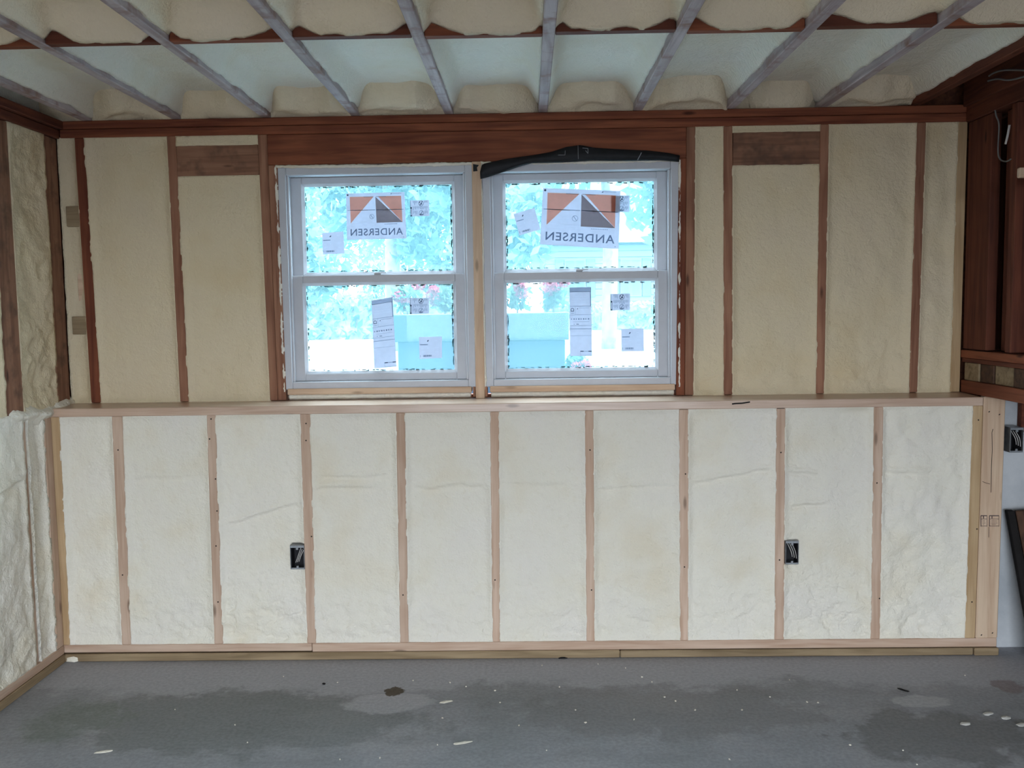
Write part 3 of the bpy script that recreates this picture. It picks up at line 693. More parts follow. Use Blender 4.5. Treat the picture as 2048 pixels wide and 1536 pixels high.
    ragged_tube('gap_foam', [(x1+0.001, yf, WZB-0.01), (x1+0.001, yf, 1.6), (x1+0.003, yf, WZT+0.003)], 0.0052, FOAM, r, seed+3)
    ragged_tube('gap_foam', [(x0-0.006, yf, WZT+0.004), (cx, yf, WZT+0.000), (x1+0.003, yf, WZT+0.003)], 0.0060, FOAM, r, seed+5)
    return r
M_TEXTSEAL = plain('grey_sealant', srgb(52, 78, 80), 0.8)
C1, C2 = -0.657, 0.236
window('window_1', C1, 'white double hung window with the upright poster on its upper pane', 5)
window('window_2', C2, 'white double hung window under the black membrane flap', 31)
portal('daylight_window', (C1+C2)/2, 4.14, 1.65, 1.78, 0.98, -1)

# ================================================================== stickers on the panes
def sheet(name, px4, Y, label, group=None, m=None):
    """paper quad; px4 = corners in the photo (top-left, top-right, bottom-right, bottom-left) on the pane at depth Y"""
    p = [P(x, y, Y) for x, y in px4]; c = sum(p, Vector())/4
    n = Vector((0, -1, 0)); vs = []
    nx = 6
    def at(u, v): return (p[0]*(1-u)+p[1]*u)*(1-v)+(p[3]*(1-u)+p[2]*u)*v
    for lay in (0, 1):
        for j in range(nx+1):
            for i in range(nx+1):
                vs.append(at(i/nx, j/nx)-c+n*(0.0012-0.0004*lay))
    fs = []; S = nx+1; K = S*S
    for j in range(nx):
        for i in range(nx):
            a = j*S+i; fs.append((a, a+S, a+S+1, a+1)); fs.append((K+a, K+a+1, K+a+S+1, K+a+S))
    ring = list(range(nx+1))+[j*S+nx for j in range(1, nx+1)]+[nx*S+i for i in range(nx-1, -1, -1)]+[j*S for j in range(nx-1, 0, -1)]
    for k in range(len(ring)): fs.append((ring[k], ring[(k+1) % len(ring)], K+ring[(k+1) % len(ring)], K+ring[k]))
    o = link(name, pyd(vs, fs), m or M_PAPER, None, c); tag(o, label, 'sticker' if name != 'window_poster' else 'poster', group)
    def put(nm, polys, mt, lift=0.0016):
        V = []; Fc = []
        for poly in polys:
            b = len(V); k = len(poly)
            for q in poly: V.append(at(*q)-c+n*lift)
            Fc.append(tuple(range(b, b+k)))
        po = link(nm, pyd(V, Fc), mt, o)
        if len(polys) > 1: po['kind'] = 'stuff'
        return po
    o_put = put
    return o, at, c, o_put
def rect(u0, v0, u1, v1): return [(u0, v0), (u1, v0), (u1, v1), (u0, v1)]
def disc(u, v, ru, rv, k=14): return [(u+ru*math.cos(2*math.pi*i/k), v+rv*math.sin(2*math.pi*i/k)) for i in range(k)]
def ring_(u, v, ru, rv, t, k=18):
    out = []
    for i in range(k):
        a, b = 2*math.pi*i/k, 2*math.pi*(i+1)/k
        out.append([(u+ru*math.cos(a), v+rv*math.sin(a)), (u+ru*math.cos(b), v+rv*math.sin(b)), (u+ru*(1-t)*math.cos(b), v+rv*(1-t)*math.sin(b)), (u+ru*(1-t)*math.cos(a), v+rv*(1-t)*math.sin(a))])
    return out
def lettering(body, at, c, parent, u0, v0, u1, v1, mt, mirror=False, bold=0.0, lift=0.0016, name='lettering', rot=0):
    cu = bpy.data.curves.new('t', 'FONT'); cu.body = body; cu.size = 1.0; cu.offset = bold; cu.space_character = 1.12
    t = bpy.data.objects.new('t', cu); COL.objects.link(t)
    dg = bpy.context.evaluated_depsgraph_get(); me = bpy.data.meshes.new_from_object(t.evaluated_get(dg))
    bpy.data.objects.remove(t); bpy.data.curves.remove(cu)
    xs = [v.co.x for v in me.vertices]; ys = [v.co.y for v in me.vertices]
    ax, bx, ay, by = min(xs), max(xs), min(ys), max(ys)
    for v in me.vertices:
        u = (v.co.x-ax)/(bx-ax); w = 1-(v.co.y-ay)/(by-ay)
        if mirror: u = 1-u
        v.co = at(u0+u*(u1-u0), v0+w*(v1-v0))-c+Vector((0, -lift, 0))
    me.materials.clear()
    return link(name, me, mt, parent)
def poster(px4, label):
    o, at, c, put = sheet('window_poster', px4, YGU-0.003, label, 'posters on the upper panes')
    put('orange_triangle', [[(.062, .078), (.475, .078), (.070, .645)]], M_ORANGE); put('orange_triangle', [[(.545, .078), (.94, .078), (.945, .645)]], M_ORANGE)
    put('grey_triangle', [[(.50, .085), (.945, .645), (.507, .645)]], M_GREYP, 0.0017)
    put('dark_rule', [rect(.02, .362, .49, .374), rect(.51, .362, .975, .374)], M_TEXT, 0.0019)
    put('dark_rule', [rect(.15, .362, .36, .376), rect(.64, .360, .86, .376), rect(.30, .078, .47, .090), rect(.51, .078, .68, .088)], M_GREYP, 0.0020)
    put('round_mark', ring_(.43, .51, .040, .052, .14)+[[(.408, .475), (.415, .470), (.455, .545), (.448, .55)]], M_TEXT)
    put('corner_dot', [disc(.03, .038, .015, .02)], M_DARKP); put('small_logo', [[(.755, .04), (.78, .012), (.78, .04)]], M_DARKP)
    put('small_print', [rect(.79+.018*k, .018, .80+.018*k, .034) for k in range(9)], M_TEXT)
    put('small_print', [rect(.64+.022*k, .672, .655+.022*k, .684) for k in range(10)], M_TEXT)
    put('small_print', [rect(.07, .68, .47, .686), rect(.10, .62, .47, .625), rect(.20, .56, .38, .564)], M_FAINT)
    put('corner_dot', [disc(.955, .965, .007, .01)], M_TEXT)
    lettering('ANDERSEN', at, c, o, .065, .765, .945, .915, M_TEXT, True, 0.012)
poster([(692, 387), (809, 384), (813, 477), (694, 480)], 'paper poster with orange and grey triangles on the pane beside the square tags')
poster([(1086, 376), (1241, 382), (1237, 498), (1080, 489)], 'tilted larger paper poster with orange triangles under the black membrane')
def spec(px4, Y, label):
    o, at, c, put = sheet('safety_sticker', px4, Y, label, 'small symbol stickers on the panes')
    put('black_bar', [rect(.0, .0, .02, 1), rect(.0, .42, .09, .52), rect(.0, .92, .09, 1), rect(.0, .42, .025, 1), rect(.07, .42, .09, 1)], M_DARKP)
    put('round_symbol', ring_(.58, .20, .13, .17, .16)+[[(.50, .30), (.53, .33), (.66, .10), (.63, .07)]]+[disc(.61, .24, .035, .04), disc(.50, .13, .03, .04)], M_DARKP)
    put('round_symbol', ring_(.58, .80, .13, .17, .2)+[[(.50, .90), (.53, .93), (.66, .70), (.63, .67)]]+[rect(.47, .86, .69, .92)], M_TEXT)
    rg = random.Random(int(px4[0][0])); 
    put('fine_print', [rect(.16+.06*k, v, .185+.06*k, v+rg.uniform(.10, .26)) for k in range(13) for v in (.04, .38, .66) if not (4 <= k <= 9 and v != .38)], M_TEXT)
spec([(820, 401), (858, 400), (859, 432), (821, 433)], YGU-0.001, 'symbol sticker on the upper pane to one side of the upright poster')
spec([(1222, 391), (1259, 391), (1259, 424), (1222, 424)], YGU+0.0002, 'symbol sticker half hidden behind the tilted poster')
spec([(820, 596), (858, 596), (858, 627), (820, 628)], YGL-0.002, 'symbol sticker on the lower pane over pink flowers beside the mullion')
spec([(1221, 588), (1260, 587), (1260, 620), (1221, 621)], YGL-0.002, 'symbol sticker on the lower pane in front of the white house')
def barcode_tag(px4, Y, label):
    o, at, c, put = sheet('barcode_label', px4, Y, label, 'square barcode labels on the panes')
    put('logo_mark', [[(.34, .20), (.40, .14), (.43, .17), (.38, .23)]], M_DARKP)
    put('printed_bar', [rect(.04, .335, .38, .375)], M_TEXT); put('barcode', [rect(.16+.035*k, .83, .175+.035*k+.01*(k % 3), .91) for k in range(11)]+[rect(.04, .82, .06, .92)], M_TEXT)
    put('fine_print', [rect(.68, .17, .80, .185), rect(.70, .50, .86, .515), rect(.72, .70, .84, .715), rect(.08, .53, .2, .54), rect(.10, .66, .26, .675), rect(.36, .50, .40, .54), rect(.07, .70, .2, .71)], M_FAINT)
barcode_tag([(644, 466), (687, 463), (689, 507), (646, 509)], YGU-0.002, 'square barcode label on the upper pane below and beside the upright poster')
barcode_tag([(1027, 428), (1069, 416), (1081, 459), (1039, 471)], YGU-0.002, 'twisted square barcode label next to the tilted poster')
barcode_tag([(838, 674), (884, 673), (884, 716), (839, 718)], YGL-0.002, 'square barcode label low on the pane in front of the blue planter')
barcode_tag([(1242, 658), (1287, 657), (1288, 702), (1243, 703)], YGL-0.002, 'square barcode label low on the pane in front of the sunny lawn')
def long_label(px4, label, words):
    o, at, c, put = sheet('instruction_label', px4, YGL-0.002, label, 'long instruction labels on the lower panes')
    put('top_band', [rect(0, 0, 1, .065)], M_FAINT)
    put('rules', [rect(0, .062, 1, .068), rect(.95, .065, .985, .275), rect(0, .272, 1, .278), rect(.25, .278, .26, .40), rect(.25, .395, 1, .400), rect(0, .555, 1, .559), rect(0, .60, 1, .607), rect(0, .40, .25, .404), rect(0, .7, 1, .703), rect(0, 0, .008, 1), rect(.992, 0, 1, 1)], M_TEXT)
    put('black_bar', [rect(.47, .925, .62, .938), rect(.84, .925, 1, .938)], M_DARKP); put('bar_frame', [rect(.62, .928, .84, .936), rect(.47, .938, .48, .99), rect(.49, .987, 1, .99)], M_TEXT)
    put('round_mark', ring_(.125, .325, .08, .025, .3)+[rect(.045, .343, .10, .349), rect(.15, .343, .205, .349)], M_DARKP); put('logo_mark', [[(.33, .318), (.38, .298), (.38, .318)]], M_DARKP)
    put('fine_print', [rect(.06+.11*k, .45, .10+.11*k+.02*(k % 2), .47) for k in range(8)]+[rect(.14, .50, .9, .503), rect(.18, .53, .22, .54), rect(.30, .53, .42, .54), rect(.05, .372, .2, .378)]+[rect(.42+.055*k, .297, .46+.055*k, .303) for k in range(9)], M_TEXT)
    for (t, v, a, b) in (('Thank you for', .12, .16, .80), ('selecting these', .155, .12, .84), ('Andersen products', .19, .07, .90)):
        lettering(t, at, c, o, a, v, b, v+.026, M_FAINT, False, 0.0)
long_label([(743, 601), (785, 594), (793, 733), (749, 737)], 'long wavy instruction label on the pane with the upright poster', 0)
long_label([(1139, 575), (1182, 574), (1184, 712), (1140, 712)], 'long straight instruction label on the pane below the tilted poster', 0)

# ================================================================== black membrane flap over the second window
TOP = [(960, 344), (964, 328), (1010, 318), (1068, 310), (1102, 304), (1132, 294), (1160, 290), (1187, 295), (1228, 298), (1297, 301), (1338, 306), (1360, 311)]
BOT = [(961, 358), (975, 354.5), (1005, 345), (1040, 333), (1062, 327), (1095, 326), (1127, 325), (1182, 321), (1230, 322), (1263, 322), (1320, 321), (1358, 324)]
def resample(pl, n):
    pl = [Vector((x, y)) for x, y in pl]; L = [0]
    for a, b in zip(pl[:-1], pl[1:]): L.append(L[-1]+(b-a).length)
    out = []
    for k in range(n+1):
        s = L[-1]*k/n; i = max(j for j in range(len(L)) if L[j] <= s+1e-9); i = min(i, len(pl)-2)
        t = (s-L[i])/(L[i+1]-L[i]); out.append(pl[i].lerp(pl[i+1], t))
    return out
nT, nV = 60, 6
tt, bb = resample(TOP, nT), resample(BOT, nT)
vs = []
YM = YU-0.016
for lay in (0, 1):
    for j in range(nV+1):
        for i in range(nT+1):
            q = tt[i].lerp(bb[i], j/nV)
            y = YM-0.010*math.sin(math.pi*j/nV)-0.004*float(fbm(i*0.13, j*0.3, 5))-0.006*(1-min(1, i/12))+lay*0.003
            vs.append(P(q.x, q.y, y))
S = nT+1; K = S*(nV+1); fs = []
for j in range(nV):
    for i in range(nT):
        a = j*S+i; fs += [(a, a+S, a+S+1, a+1), (K+a, K+a+1, K+a+S+1, K+a+S)]
rg_ = list(range(S))+[j*S+nT for j in range(1, nV+1)]+[nV*S+i for i in range(nT-1, -1, -1)]+[j*S for j in range(nV-1, 0, -1)]
for k in range(len(rg_)): fs.append((rg_[k], rg_[(k+1) % len(rg_)], K+rg_[(k+1) % len(rg_)], K+rg_[k]))
mc = P(1160, 310, YM)
mem = link('flashing_membrane', pyd([v-mc for v in vs], fs, True), M_BLACK, None, mc)
tag(mem, 'black rubber flashing flap drooping over the head of the window', 'membrane')
YK = YM-0.0155
for pts, wd in (([(1116, 310), (1130, 310), (1130.5, 301)], 0.0016), ([(1156, 291), (1156.5, 318)], 0.0016), ([(1165, 296), (1176, 297), (1176, 307), (1171, 301)], 0.0022), ([(1283, 305), (1279, 313), (1275, 320)], 0.003)):
    strip('chalk_mark', pxz(pts, YK), wd, YK, M_CHALK, mem)
sc = link('membrane_scrap', pyd(*(lambda p: ([v-P(950, 334, YU-0.008) for v in p], [(0, 1, 2, 3, 4), (9, 8, 7, 6, 5)]+[(i, 5+i, 5+(i+1) % 5, (i+1) % 5) for i in range(5)]))(
    [P(x, y, Y) for Y in (YU-0.010, YU-0.006) for x, y in ((946, 328), (958, 330), (954, 335), (955, 342), (946.5, 343))])), M_BLACK, None, P(950, 334, YU-0.008))
tag(sc, 'torn black scrap of membrane at the top of the mullion post', 'membrane')

# ================================================================== electrical boxes
def ebox(px0, py0, px1, py1, Y, label, side, front=0.006):
    a, b = P(px0, py1, Y), P(px1, py0, Y); x0, x1, z0, z1 = a.x, b.x, a.z, b.z
    cx, cz = (x0+x1)/2, (z0+z1)/2
    r = empty('electrical_box', (cx, Y, z0)); tag(r, label, 'electrical box', 'steel electrical boxes')
    t = 0.0022; y0, y1 = Y-front, Y+0.055
    box('side_plate', x0, x0+t, y0, y1, z0, z1, M_STEEL, r, 0.0005); box('side_plate', x1-t, x1, y0, y1, z0, z1, M_STEEL, r, 0.0005)
    box('top_plate', x0+t, x1-t, y0, y1, z1-t, z1, M_STEEL, r, 0.0005); box('bottom_plate', x0+t, x1-t, y0, y1, z0, z0+t, M_STEEL, r, 0.0005)
    box('back_plate', x0+t, x1-t, y1-t, y1, z0+t, z1-t, M_BOXIN, r, 0.0005)
    w = (x1-x0); h = z1-z0
    for q in ((x0+t, y0+0.014, x0+t+0.001), (x1-t-0.001, y0+0.014, x1-t)):
        box('shade_lining', q[0], q[2], y0+0.012, y1-t, z0+t, z1-t, M_BOXIN, r, 0)  # added dark sheets standing in for shade on the inner sides
    box('screw_ear', x0+t, x1-t, y0-0.0005, y0+0.003, z1-0.10*h, z1-t, M_STEEL, r, 0.0005); box('screw_ear', cx-0.005, cx+0.005, y0-0.0006, y0+0.003, z1-0.19*h, z1-0.09*h, M_STEEL, r, 0.001)
    box('screw_ear', x0+t, x1-t, y0-0.0005, y0+0.003, z0+t, z0+0.07*h, M_STEEL, r, 0.0005); box('screw_ear', cx-0.005, cx+0.005, y0-0.0006, y0+0.003, z0+0.06*h, z0+0.15*h, M_STEEL, r, 0.001)
    for k in range(3):
        o = 0.16*k
        if side > 0: pts = [(x0+w*(.70+.09*k), z1-.15*h-.05*k*h), (x0+w*(.54+.10*k), z1-.45*h), (x0+w*(.34+.12*k), z0+.26*h+.02*k*h)]
        else: pts = [(x0+w*(.24+o), z1-.16*h), (x0+w*(.44+o), z1-.45*h), (x0+w*(.56+o), z0+.30*h-.04*k*h)]
        tube('wire', curve_pts([(pts[0][0], y0+0.02, pts[0][1]), (pts[1][0], y0+0.006, pts[1][1]), (pts[2][0], y0+0.010, pts[2][1])]), 0.0016, M_COPPER if (side == 0 and k == 1) else M_WIREW, r, 6)
    return r
ebox(582, 1090, 608.5, 1138, YL, 'steel electrical box beside the stud below the first window', 1)
ebox(1570, 1081, 1597, 1128, YL, 'steel electrical box beside the stud far from the windows', -1)
ebox(2012, 853, 2040, 903, YL+0.01, 'dark electrical box fixed behind the pale end post', -1, 0.03)

# ================================================================== things at the right side
cc = empty('leaning_plank', PZ(2050, 1325, 0)); tag(cc, 'dark brown plank leaning against the white concrete wall', 'plank')
o0 = Vector((2.085, 3.66, 0.004)); 
pts = [Vector((2.105, 3.62, 0.004)), Vector((2.42, 3.62, 0.004)), Vector((2.375, 3.79, 0.640)), Vector((2.055, 3.79, 0.625))]
th = Vector((0.012, 0.034, -0.006))
hexa('plank_body', pts+[p+th for p in pts], BOARD['z'], cc, 0.004)
pe = [Vector((2.081, 3.655, 0.004)), Vector((2.105, 3.625, 0.004)), Vector((2.054, 3.795, 0.622)), Vector((2.031, 3.81, 0.618))]
hexa('dark_edge', pe+[p+Vector((0.004, 0.032, 0)) for p in pe], M_DARKGAP, cc, 0.002)
sc2 = box('support_board', P(2033, 840, YC).x, P(2033, 840, YC).x+0.3, YC-0.04, YC-0.004, P(2040, 862, YC).z, 1.110, RUST['x'], None, 0.003)
tag(sc2, 'dark red board under the landing beside the electrical box', 'board')
def cable(name, pts, r, m, label, group=None):
    o = tube(name, curve_pts(pts, 10), r, m); c = Vector(pts[0])
    for v in o.data.vertices: v.co -= c
    o.location = c; tag(o, label, 'cable', group); return o
def pr(x, y, X): return PX(x, y, X)
cable('cable', [PX(1978, 152, XR-0.04), PX(1990, 145, XR-0.04), PX(2012, 140, XR-0.04), PX(2060, 141, XR-0.04)], 0.0035, M_CABLE, 'upper grey cable curving along the dark ceiling joist')
cable('cable', [PX(1976, 162, XR-0.04), PX(1995, 158, XR-0.04), PX(2020, 160, XR-0.04), PX(2060, 150, XR-0.04)], 0.0035, M_CABLE, 'lower grey cable sagging under the dark ceiling joist')
cable('cable', [PX(1988, 205, XR-0.002), PX(1992, 230, XR-0.002), PX(1998, 250, XR-0.002), PX(1996, 300, XR-0.002), PX(2000, 318, XR-0.002), PX(2012, 323, XR-0.002), PX(2022, 318, XR-0.002)], 0.003, M_CABLE, 'looped grey cable hanging between the dark red studs')
cable('cable', [PX(2019, 250, XR-0.005), PX(2015, 272, XR-0.005), PX(2011, 288, XR-0.005)], 0.0045, M_WIREW, 'short pale cable end hanging inside the loop')
eb = P(2035, 345, 3.3); pb = box('pale_block', eb.x, eb.x+0.12, 3.285, 3.305, P(2040, 356, 3.3).z, P(2040, 336, 3.3).z, PALE['x'], None, 0.003)
tag(pb, 'pale board end sticking out between the dark red studs', 'board')

# ================================================================== crumbs on the floor
def lump(name, x, y, sx, sy, sz, seed, m, label, cat, group, ang=0):
    bm = bmesh.new(); bmesh.ops.create_icosphere(bm, subdivisions=2, radius=1.0); rg = random.Random(seed)
    for v in bm.verts:
        k = 0.75+0.5*float(vnoise(v.co.x*2+seed, v.co.y*2+v.co.z*3, seed % 50)); v.co = Vector((v.co.x*sx*k, v.co.y*sy*k, max(-0.6, v.co.z)*sz*k))
    me = bpy.data.meshes.new(name); bm.to_mesh(me); bm.free()
    mn = min(v.co.z for v in me.vertices)
    for v in me.vertices: v.co.z -= mn
    q = PZ(x, y, 0); o = link(name, me, m, None, (q.x, q.y, 0.0005)); o.rotation_euler.z = ang
    return tag(o, label, cat, group)
CR = [(350, 1420), (470, 1451), (495, 1486), (675, 1366), (900, 1366), (932, 1374), (1000, 1406), (885, 1437), (875, 1491), (760, 1517), (680, 1520), (567, 1354), (1119, 1375), (1474, 1381), (1329, 1395),
      (1351, 1403), (1284, 1355), (1304, 1365), (1579, 1361), (1636, 1406), (1614, 1405), (1151, 1421), (1171, 1446), (1459, 1520), (1484, 1421), (1806, 1502), (1834, 1530), (1196, 1329), (1251, 1337), (1084, 1332),
      (1390, 1421), (1268, 1440), (1038, 1452), (1093, 1502), (1540, 1395), (622, 1319), (1930, 1352), (826, 1362), (1700, 1491), (990, 1382)]
for k, (x, y) in enumerate(CR):
    lump('foam_crumb', x, y, 0.0022+0.004*random.random()**2, 0.002+0.004*random.random()**2, 0.0025, k+3, FOAM, 'tiny cream foam crumb lying on the open concrete floor', 'crumb', 'foam crumbs on the floor', random.random()*3)
for k, (x, y, l, lab) in enumerate(((207, 1505, 0.030, 'pale flat foam sliver on the floor nearest the side wall'), (925, 1487, 0.032, 'pale bent foam sliver in the middle of the floor'), (892, 1405, 0.028, 'pale foam sliver beside the light floor patch'))):
    lump('foam_sliver', x, y, l, 0.008, 0.003, 60+k, FOAM, lab, 'sliver', 'foam slivers on the floor', 0.3)
for k, (x, y, sx, sy, lab) in enumerate(((147, 1323, 0.034, 0.014, 'lump of cream foam in the floor corner by the side wall'), (108, 1330, 0.02, 0.012, 'small foam lump against the plate of the side wall'))):
    lump('foam_lump', x, y, sx, sy, 0.016, 70+k, FOAM, lab, 'foam lump', 'foam lumps in the corner')
for k, (x, y, lab) in enumerate(((1976, 1429, 'flattest pale chip nearest the leaning plank'), (1930, 1449, 'pale chip on the dark floor stain nearest the viewer'), (2012, 1437, 'small pale chip near the edge of the dark floor stain'), (2043, 1451, 'round pale chip at the very edge of the view'))):
    lump('plaster_chip', x, y, 0.02, 0.012, 0.004, 80+k, M_DRYWALL, lab, 'chip', 'pale chips on the floor', 0.2)
lump('wood_splinter', 1806, 1381, 0.026, 0.005, 0.003, 90, M_DARKGAP, 'thin black wood splinter lying alone on the floor', 'splinter', None, -0.8)
lump('bark_chip', 1126, 1317, 0.022, 0.006, 0.004, 91, M_DARKGAP, 'dark bark chip at the foot of the treated plate', 'chip', None, 0.1)
lump('bark_chip', 648, 1369, 0.007, 0.005, 0.004, 92, M_DARKGAP, 'small black chip near the brown floor stain', 'chip', None, 0.1)

# ================================================================== outside
M_LAWN = plain('lawn', (0.19, 0.25, 0.28, 1), 0.9, var=0.25, scale=3); M_ROAD = plain('road', (0.17, 0.17, 0.17, 1), 0.9, var=0.05)
M_DRIVE = plain('driveway', (0.11, 0.11, 0.115, 1), 0.9, var=0.15, scale=3)
M_SIDING = plain('white_siding', (0.095, 0.10, 0.105, 1), 0.7, var=0.03); M_ROOFM = plain('roof_shingle', (0.055, 0.07, 0.075, 1), 0.9); M_SHUT = plain('blue_shutter', (0.05, 0.08, 0.095, 1), 0.6); M_PANE = plain('house_pane', (0.05, 0.075, 0.085, 1), 0.2)
M_BARK = plain('bark', (0.22, 0.18, 0.14, 1), 0.9, var=0.3, scale=8)
M_PLANT = plain('blue_planter', (0.045, 0.07, 0.10, 1), 0.6, var=0.06, scale=5); M_SOIL = plain('soil', (0.10, 0.08, 0.06, 1), 0.9)
M_PINK = leaf_mat('pink_petal', (0.22, 0.045, 0.075, 1), (0.27, 0.08, 0.11, 1))
LEAF1 = leaf_mat('tree_leaf', (0.11, 0.185, 0.175, 1), (0.20, 0.29, 0.265, 1)); LEAF2 = leaf_mat('geranium_leaf', (0.045, 0.10, 0.075, 1), (0.08, 0.15, 0.115, 1))
ZG = 0.75
struct(box('lawn', -60, 60, 4.12, 80, ZG-0.3, ZG, M_LAWN, None, 0), 'sunlit lawn outside the windows'); struct(box('road', -60, 60, 19, 22.6, ZG-0.2, ZG+0.012, M_ROAD, None, 0), 'pale road beyond the lawn')
struct(box('driveway', -30, 30, -40, -2.6, -0.3, -0.01, M_DRIVE, None, 0), 'asphalt driveway outside the open door')
def leaves(name, n, fn, size, m, parent, seed):
    rg = np.random.default_rng(seed); p = fn(rg, n)
    a = rg.normal(size=(n, 3)); a /= np.linalg.norm(a, axis=1)[:, None]; b = rg.normal(size=(n, 3)); b -= a*(a*b).sum(1)[:, None]; b /= np.linalg.norm(b, axis=1)[:, None]
    s = size*(0.6+0.8*rg.random((n, 1)))
    v = np.stack([p-a*s, p-b*s*0.45, p+a*s, p+b*s*0.45], 1).reshape(-1, 3)-np.array(abs_loc(parent))
    me = pyd(v, [(4*i, 4*i+1, 4*i+2, 4*i+3) for i in range(n)])
    return link(name, me, m, parent)
def tree(x, y, h, blobs, n, label, seed, size=0.10, trunk=0.14):
    n = n*2
    r = empty('tree', (x, y, ZG)); tag(r, label, 'tree', 'trees across the road')
    tube('trunk', [(x, y, ZG-0.1), (x+0.05, y, ZG+h*0.35), (x-0.04, y, ZG+h*0.8)], trunk, M_BARK, r, 8)
    B = np.array(blobs, float)
    def fn(rg, n):
        k = rg.integers(len(B), size=n); d = rg.normal(size=(n, 3)); d /= np.linalg.norm(d, axis=1)[:, None]
        rr = rg.random((n, 1))**0.45
        return np.array([x, y, ZG])+B[k, :3]+d*rr*B[k, 3:4]
    c = leaves('crown', n, fn, size, LEAF1, r, seed); c['kind'] = 'stuff'
def blobs(seed, k, rx, z0, z1, r0, r1):
    rg = random.Random(seed); return [(rg.uniform(-rx, rx), rg.uniform(-1, 1), rg.uniform(z0, z1), rg.uniform(r0, r1)) for _ in range(k)]
tree(-4.6, 13.0, 5, blobs(1, 16, 1.3, 1.0, 4.6, 0.5, 0.9), 5200, 'broad leafy tree seen through the edge of the first window', 1)
tree(-2.6, 17.2, 6, blobs(2, 16, 1.2, 1.4, 5.0, 0.5, 0.9), 5200, 'leafy tree behind the upright poster', 2)
tree(-0.6, 13.2, 5, blobs(3, 14, 0.9, 1.6, 4.6, 0.4, 0.8), 4600, 'leafy tree behind the mullion post', 3)
tree(1.5, 16.8, 6, blobs(4, 14, 1.1, 2.9, 5.6, 0.4, 0.8), 4200, 'tree with a high crown behind the tilted poster', 4)
tree(3.75, 12.4, 6, blobs(5, 30, 1.9, 2.2, 4.6, 0.5, 0.9), 7000, 'tall tree above the roof of the white house', 5)
tree(-7.5, 29.5, 8, blobs(6, 26, 3.0, 0.6, 7.5, 0.9, 1.5), 5000, 'large tree closing the view at the side of the first window', 6, 0.16, 0.2)
tree(-2.8, 35, 8, blobs(7, 26, 3.0, 0.6, 7.5, 0.9, 1.5), 5000, 'large distant tree behind the first window', 7, 0.16, 0.2)
tree(10.0, 53, 9, blobs(8, 26, 4.5, 2.5, 9.5, 1.0, 1.8), 5000, 'large distant tree behind the white house', 8, 0.2, 0.2)
tree(1.5, 46, 9, blobs(9, 26, 4.5, 2.5, 9.5, 1.0, 1.8), 5000, 'distant tree over the ridge of the white house', 9, 0.2, 0.2)
def hedge(x0, x1, y, h, n, label, seed):
    r = empty('hedge', ((x0+x1)/2, y, ZG)); tag(r, label, 'hedge', 'hedges across the road')
    box('branches', x0+0.1, x1-0.1, y-0.25, y+0.25, ZG, ZG+h-0.15, M_BARK, r, 0)
    def fn(rg, n): return np.stack([rg.uniform(x0, x1, n), y+rg.uniform(-0.5, 0.5, n), ZG+h*rg.random(n)**0.7], 1)
    c = leaves('foliage', n, fn, 0.13, LEAF1, r, seed); c['kind'] = 'stuff'
hedge(-14, -0.8, 25.0, 1.25, 6000, 'long hedge across the road beyond the first window', 21)
hedge(0.6, 9.0, 31.5, 0.95, 4000, 'low hedge in front of the white house', 22)
# white house across the road
hs = empty('house', (5.0, 36, ZG)); tag(hs, 'white clapboard house with blue shutters across the road', 'house')
hx0_, hx1_ = 0.7, 10.5
box('wall', hx0_, hx1_, 36, 42, ZG, ZG+3.35, M_SIDING, hs, 0)
for k in range(13):
    box('clapboard', hx0_-0.02, hx1_+0.02, 35.96, 36.0, ZG+0.25*k+0.02, ZG+0.25*(k+1), M_SIDING, hs, 0.01)
rf = pyd([(hx0_-0.4-5, -0.5, 3.3), (hx1_+0.4-5, -0.5, 3.3), (hx1_+0.4-5, 3, 6.3), (hx0_-0.4-5, 3, 6.3), (hx0_-0.4-5, 6.5, 3.3), (hx1_+0.4-5, 6.5, 3.3)], [(0, 1, 2, 3), (3, 2, 5, 4), (0, 3, 4), (1, 5, 2), (0, 4, 5, 1)])
link('roof', rf, M_ROOFM, hs)
for k, x in enumerate((1.9, 4.1, 5.9, 8.4)):
    w = box('window_frame', x-0.42, x+0.42, 35.9, 35.98, ZG+1.2, ZG+2.7, M_SIDING, hs, 0.01)
    for a in (-0.2, 0.2):
        for b in (0, 1): box('pane', x+a-0.17, x+a+0.17, 35.88, 35.895, ZG+1.28+0.72*b, ZG+1.28+0.72*b+0.64, M_PANE, w, 0)
    for a in (-0.62, 0.62): box('shutter', x+a-0.17, x+a+0.17, 35.9, 35.96, ZG+1.2, ZG+2.7, M_SHUT, hs, 0.01)
box('door', 7.0, 7.9, 35.9, 35.97, ZG+0.2, ZG+2.3, M_SHUT, hs, 0.01)
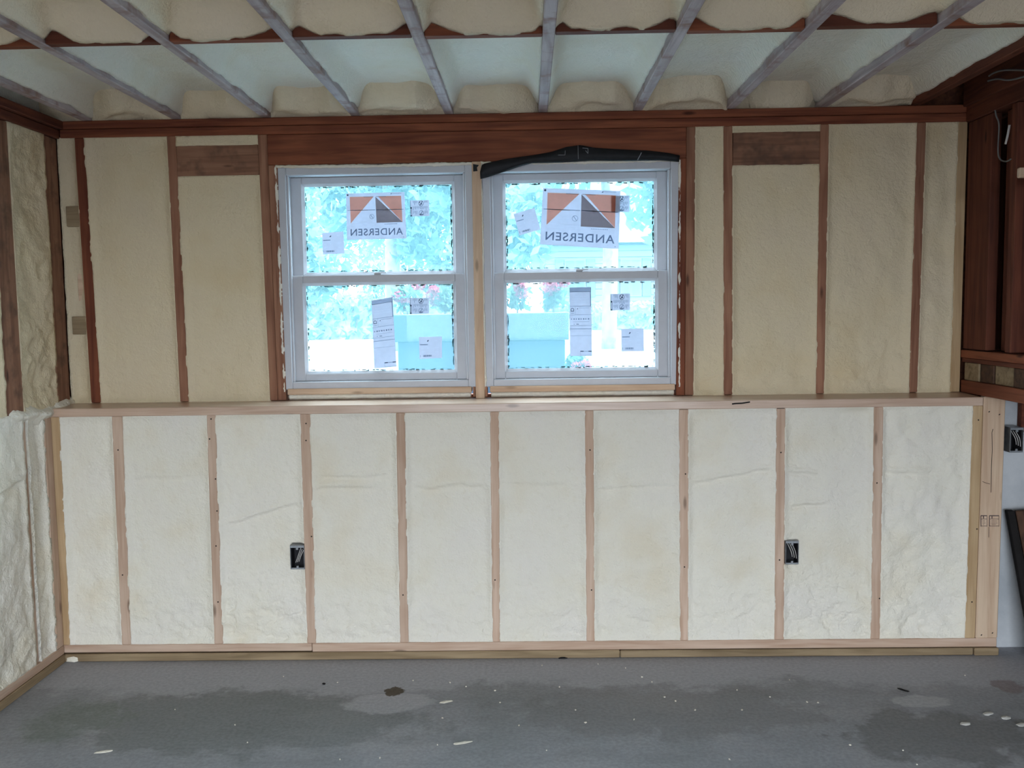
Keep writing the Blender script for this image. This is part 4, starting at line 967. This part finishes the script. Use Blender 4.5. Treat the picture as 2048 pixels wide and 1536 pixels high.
# planter with geraniums just outside
YPn = 4.95
pxa, pxb = P(786, 660, YPn).x, P(1138, 660, YPn).x; zr1, zr0 = P(960, 627, YPn).z, P(960, 682, YPn).z
pn = empty('planter', ((pxa+pxb)/2, YPn, ZG)); tag(pn, 'blue wooden planter box standing outside between the windows', 'planter')
box('planter_body', pxa+0.02, pxb-0.02, YPn+0.02, YPn+0.42, ZG, zr0, M_PLANT, pn, 0.004)
for (a, b, c_, d) in ((pxa, pxb, YPn, YPn+0.03), (pxa, pxb, YPn+0.41, YPn+0.44), (pxa, pxa+0.03, YPn+0.03, YPn+0.41), (pxb-0.03, pxb, YPn+0.03, YPn+0.41)):
    box('planter_rim', a, b, c_, d, zr0, zr1, M_PLANT, pn, 0.003)
box('soil', pxa+0.03, pxb-0.03, YPn+0.03, YPn+0.41, zr0, zr1-0.004, M_SOIL, pn, 0)
def geranium(x, y, z, sp, h, nb, label, seed, stem=True):
    r = empty('geranium', (x, y, z)); tag(r, label, 'flower', 'geraniums outside the windows'); rg = random.Random(seed)
    tube('stem', [(x, y, z-0.001), (x, y, z+h*0.5)], 0.006, M_BARK, r, 5)
    f = leaves('foliage', 160, lambda g, n: np.stack([x+np.clip(g.normal(0, sp*0.5, n), -sp, sp), y+g.normal(0, sp*0.35, n), z+0.026+h*g.random(n)*0.75], 1), 0.026, LEAF2, r, seed); f['kind'] = 'stuff'
    for k in range(nb):
        cx, cy, cz = x+rg.uniform(-sp, sp), y-rg.uniform(0, 0.1), z+h*rg.uniform(0.35, 1.1)
        rad = rg.uniform(0.022, 0.036)
        def fn(g, n):
            d = g.normal(size=(n, 3)); d /= np.linalg.norm(d, axis=1)[:, None]; return np.array([cx, cy, cz])+d*rad
        leaves('bloom', 60, fn, 0.014, M_PINK, r, seed*7+k)
GL = ['geranium at the end of the planter behind the first window', 'geranium on the planter with blooms beside the symbol sticker', 'geranium rising behind the mullion post', 'geranium on the planter low in the second window', 'geranium spilling over the end of the planter']
for k, px_ in enumerate((815, 890, 965, 1035, 1108)):
    geranium(P(px_, 630, YPn+0.2).x, YPn+0.2, zr1-0.002, 0.075, 0.16+0.04*(k == 2), 3+(k == 2)+(k == 4), GL[k], 30+k)
q = P(1152, 735, YPn-0.15); geranium(q.x, q.y, q.z-0.03, 0.05, 0.09, 3, 'low pink geranium standing beside the planter foot', 40)
st = box('plant_stand', q.x-0.09, q.x+0.09, q.y-0.08, q.y+0.08, ZG, q.z-0.05, M_PLANT, None, 0.006); tag(st, 'small blue stand under the low pink geranium', 'stand')
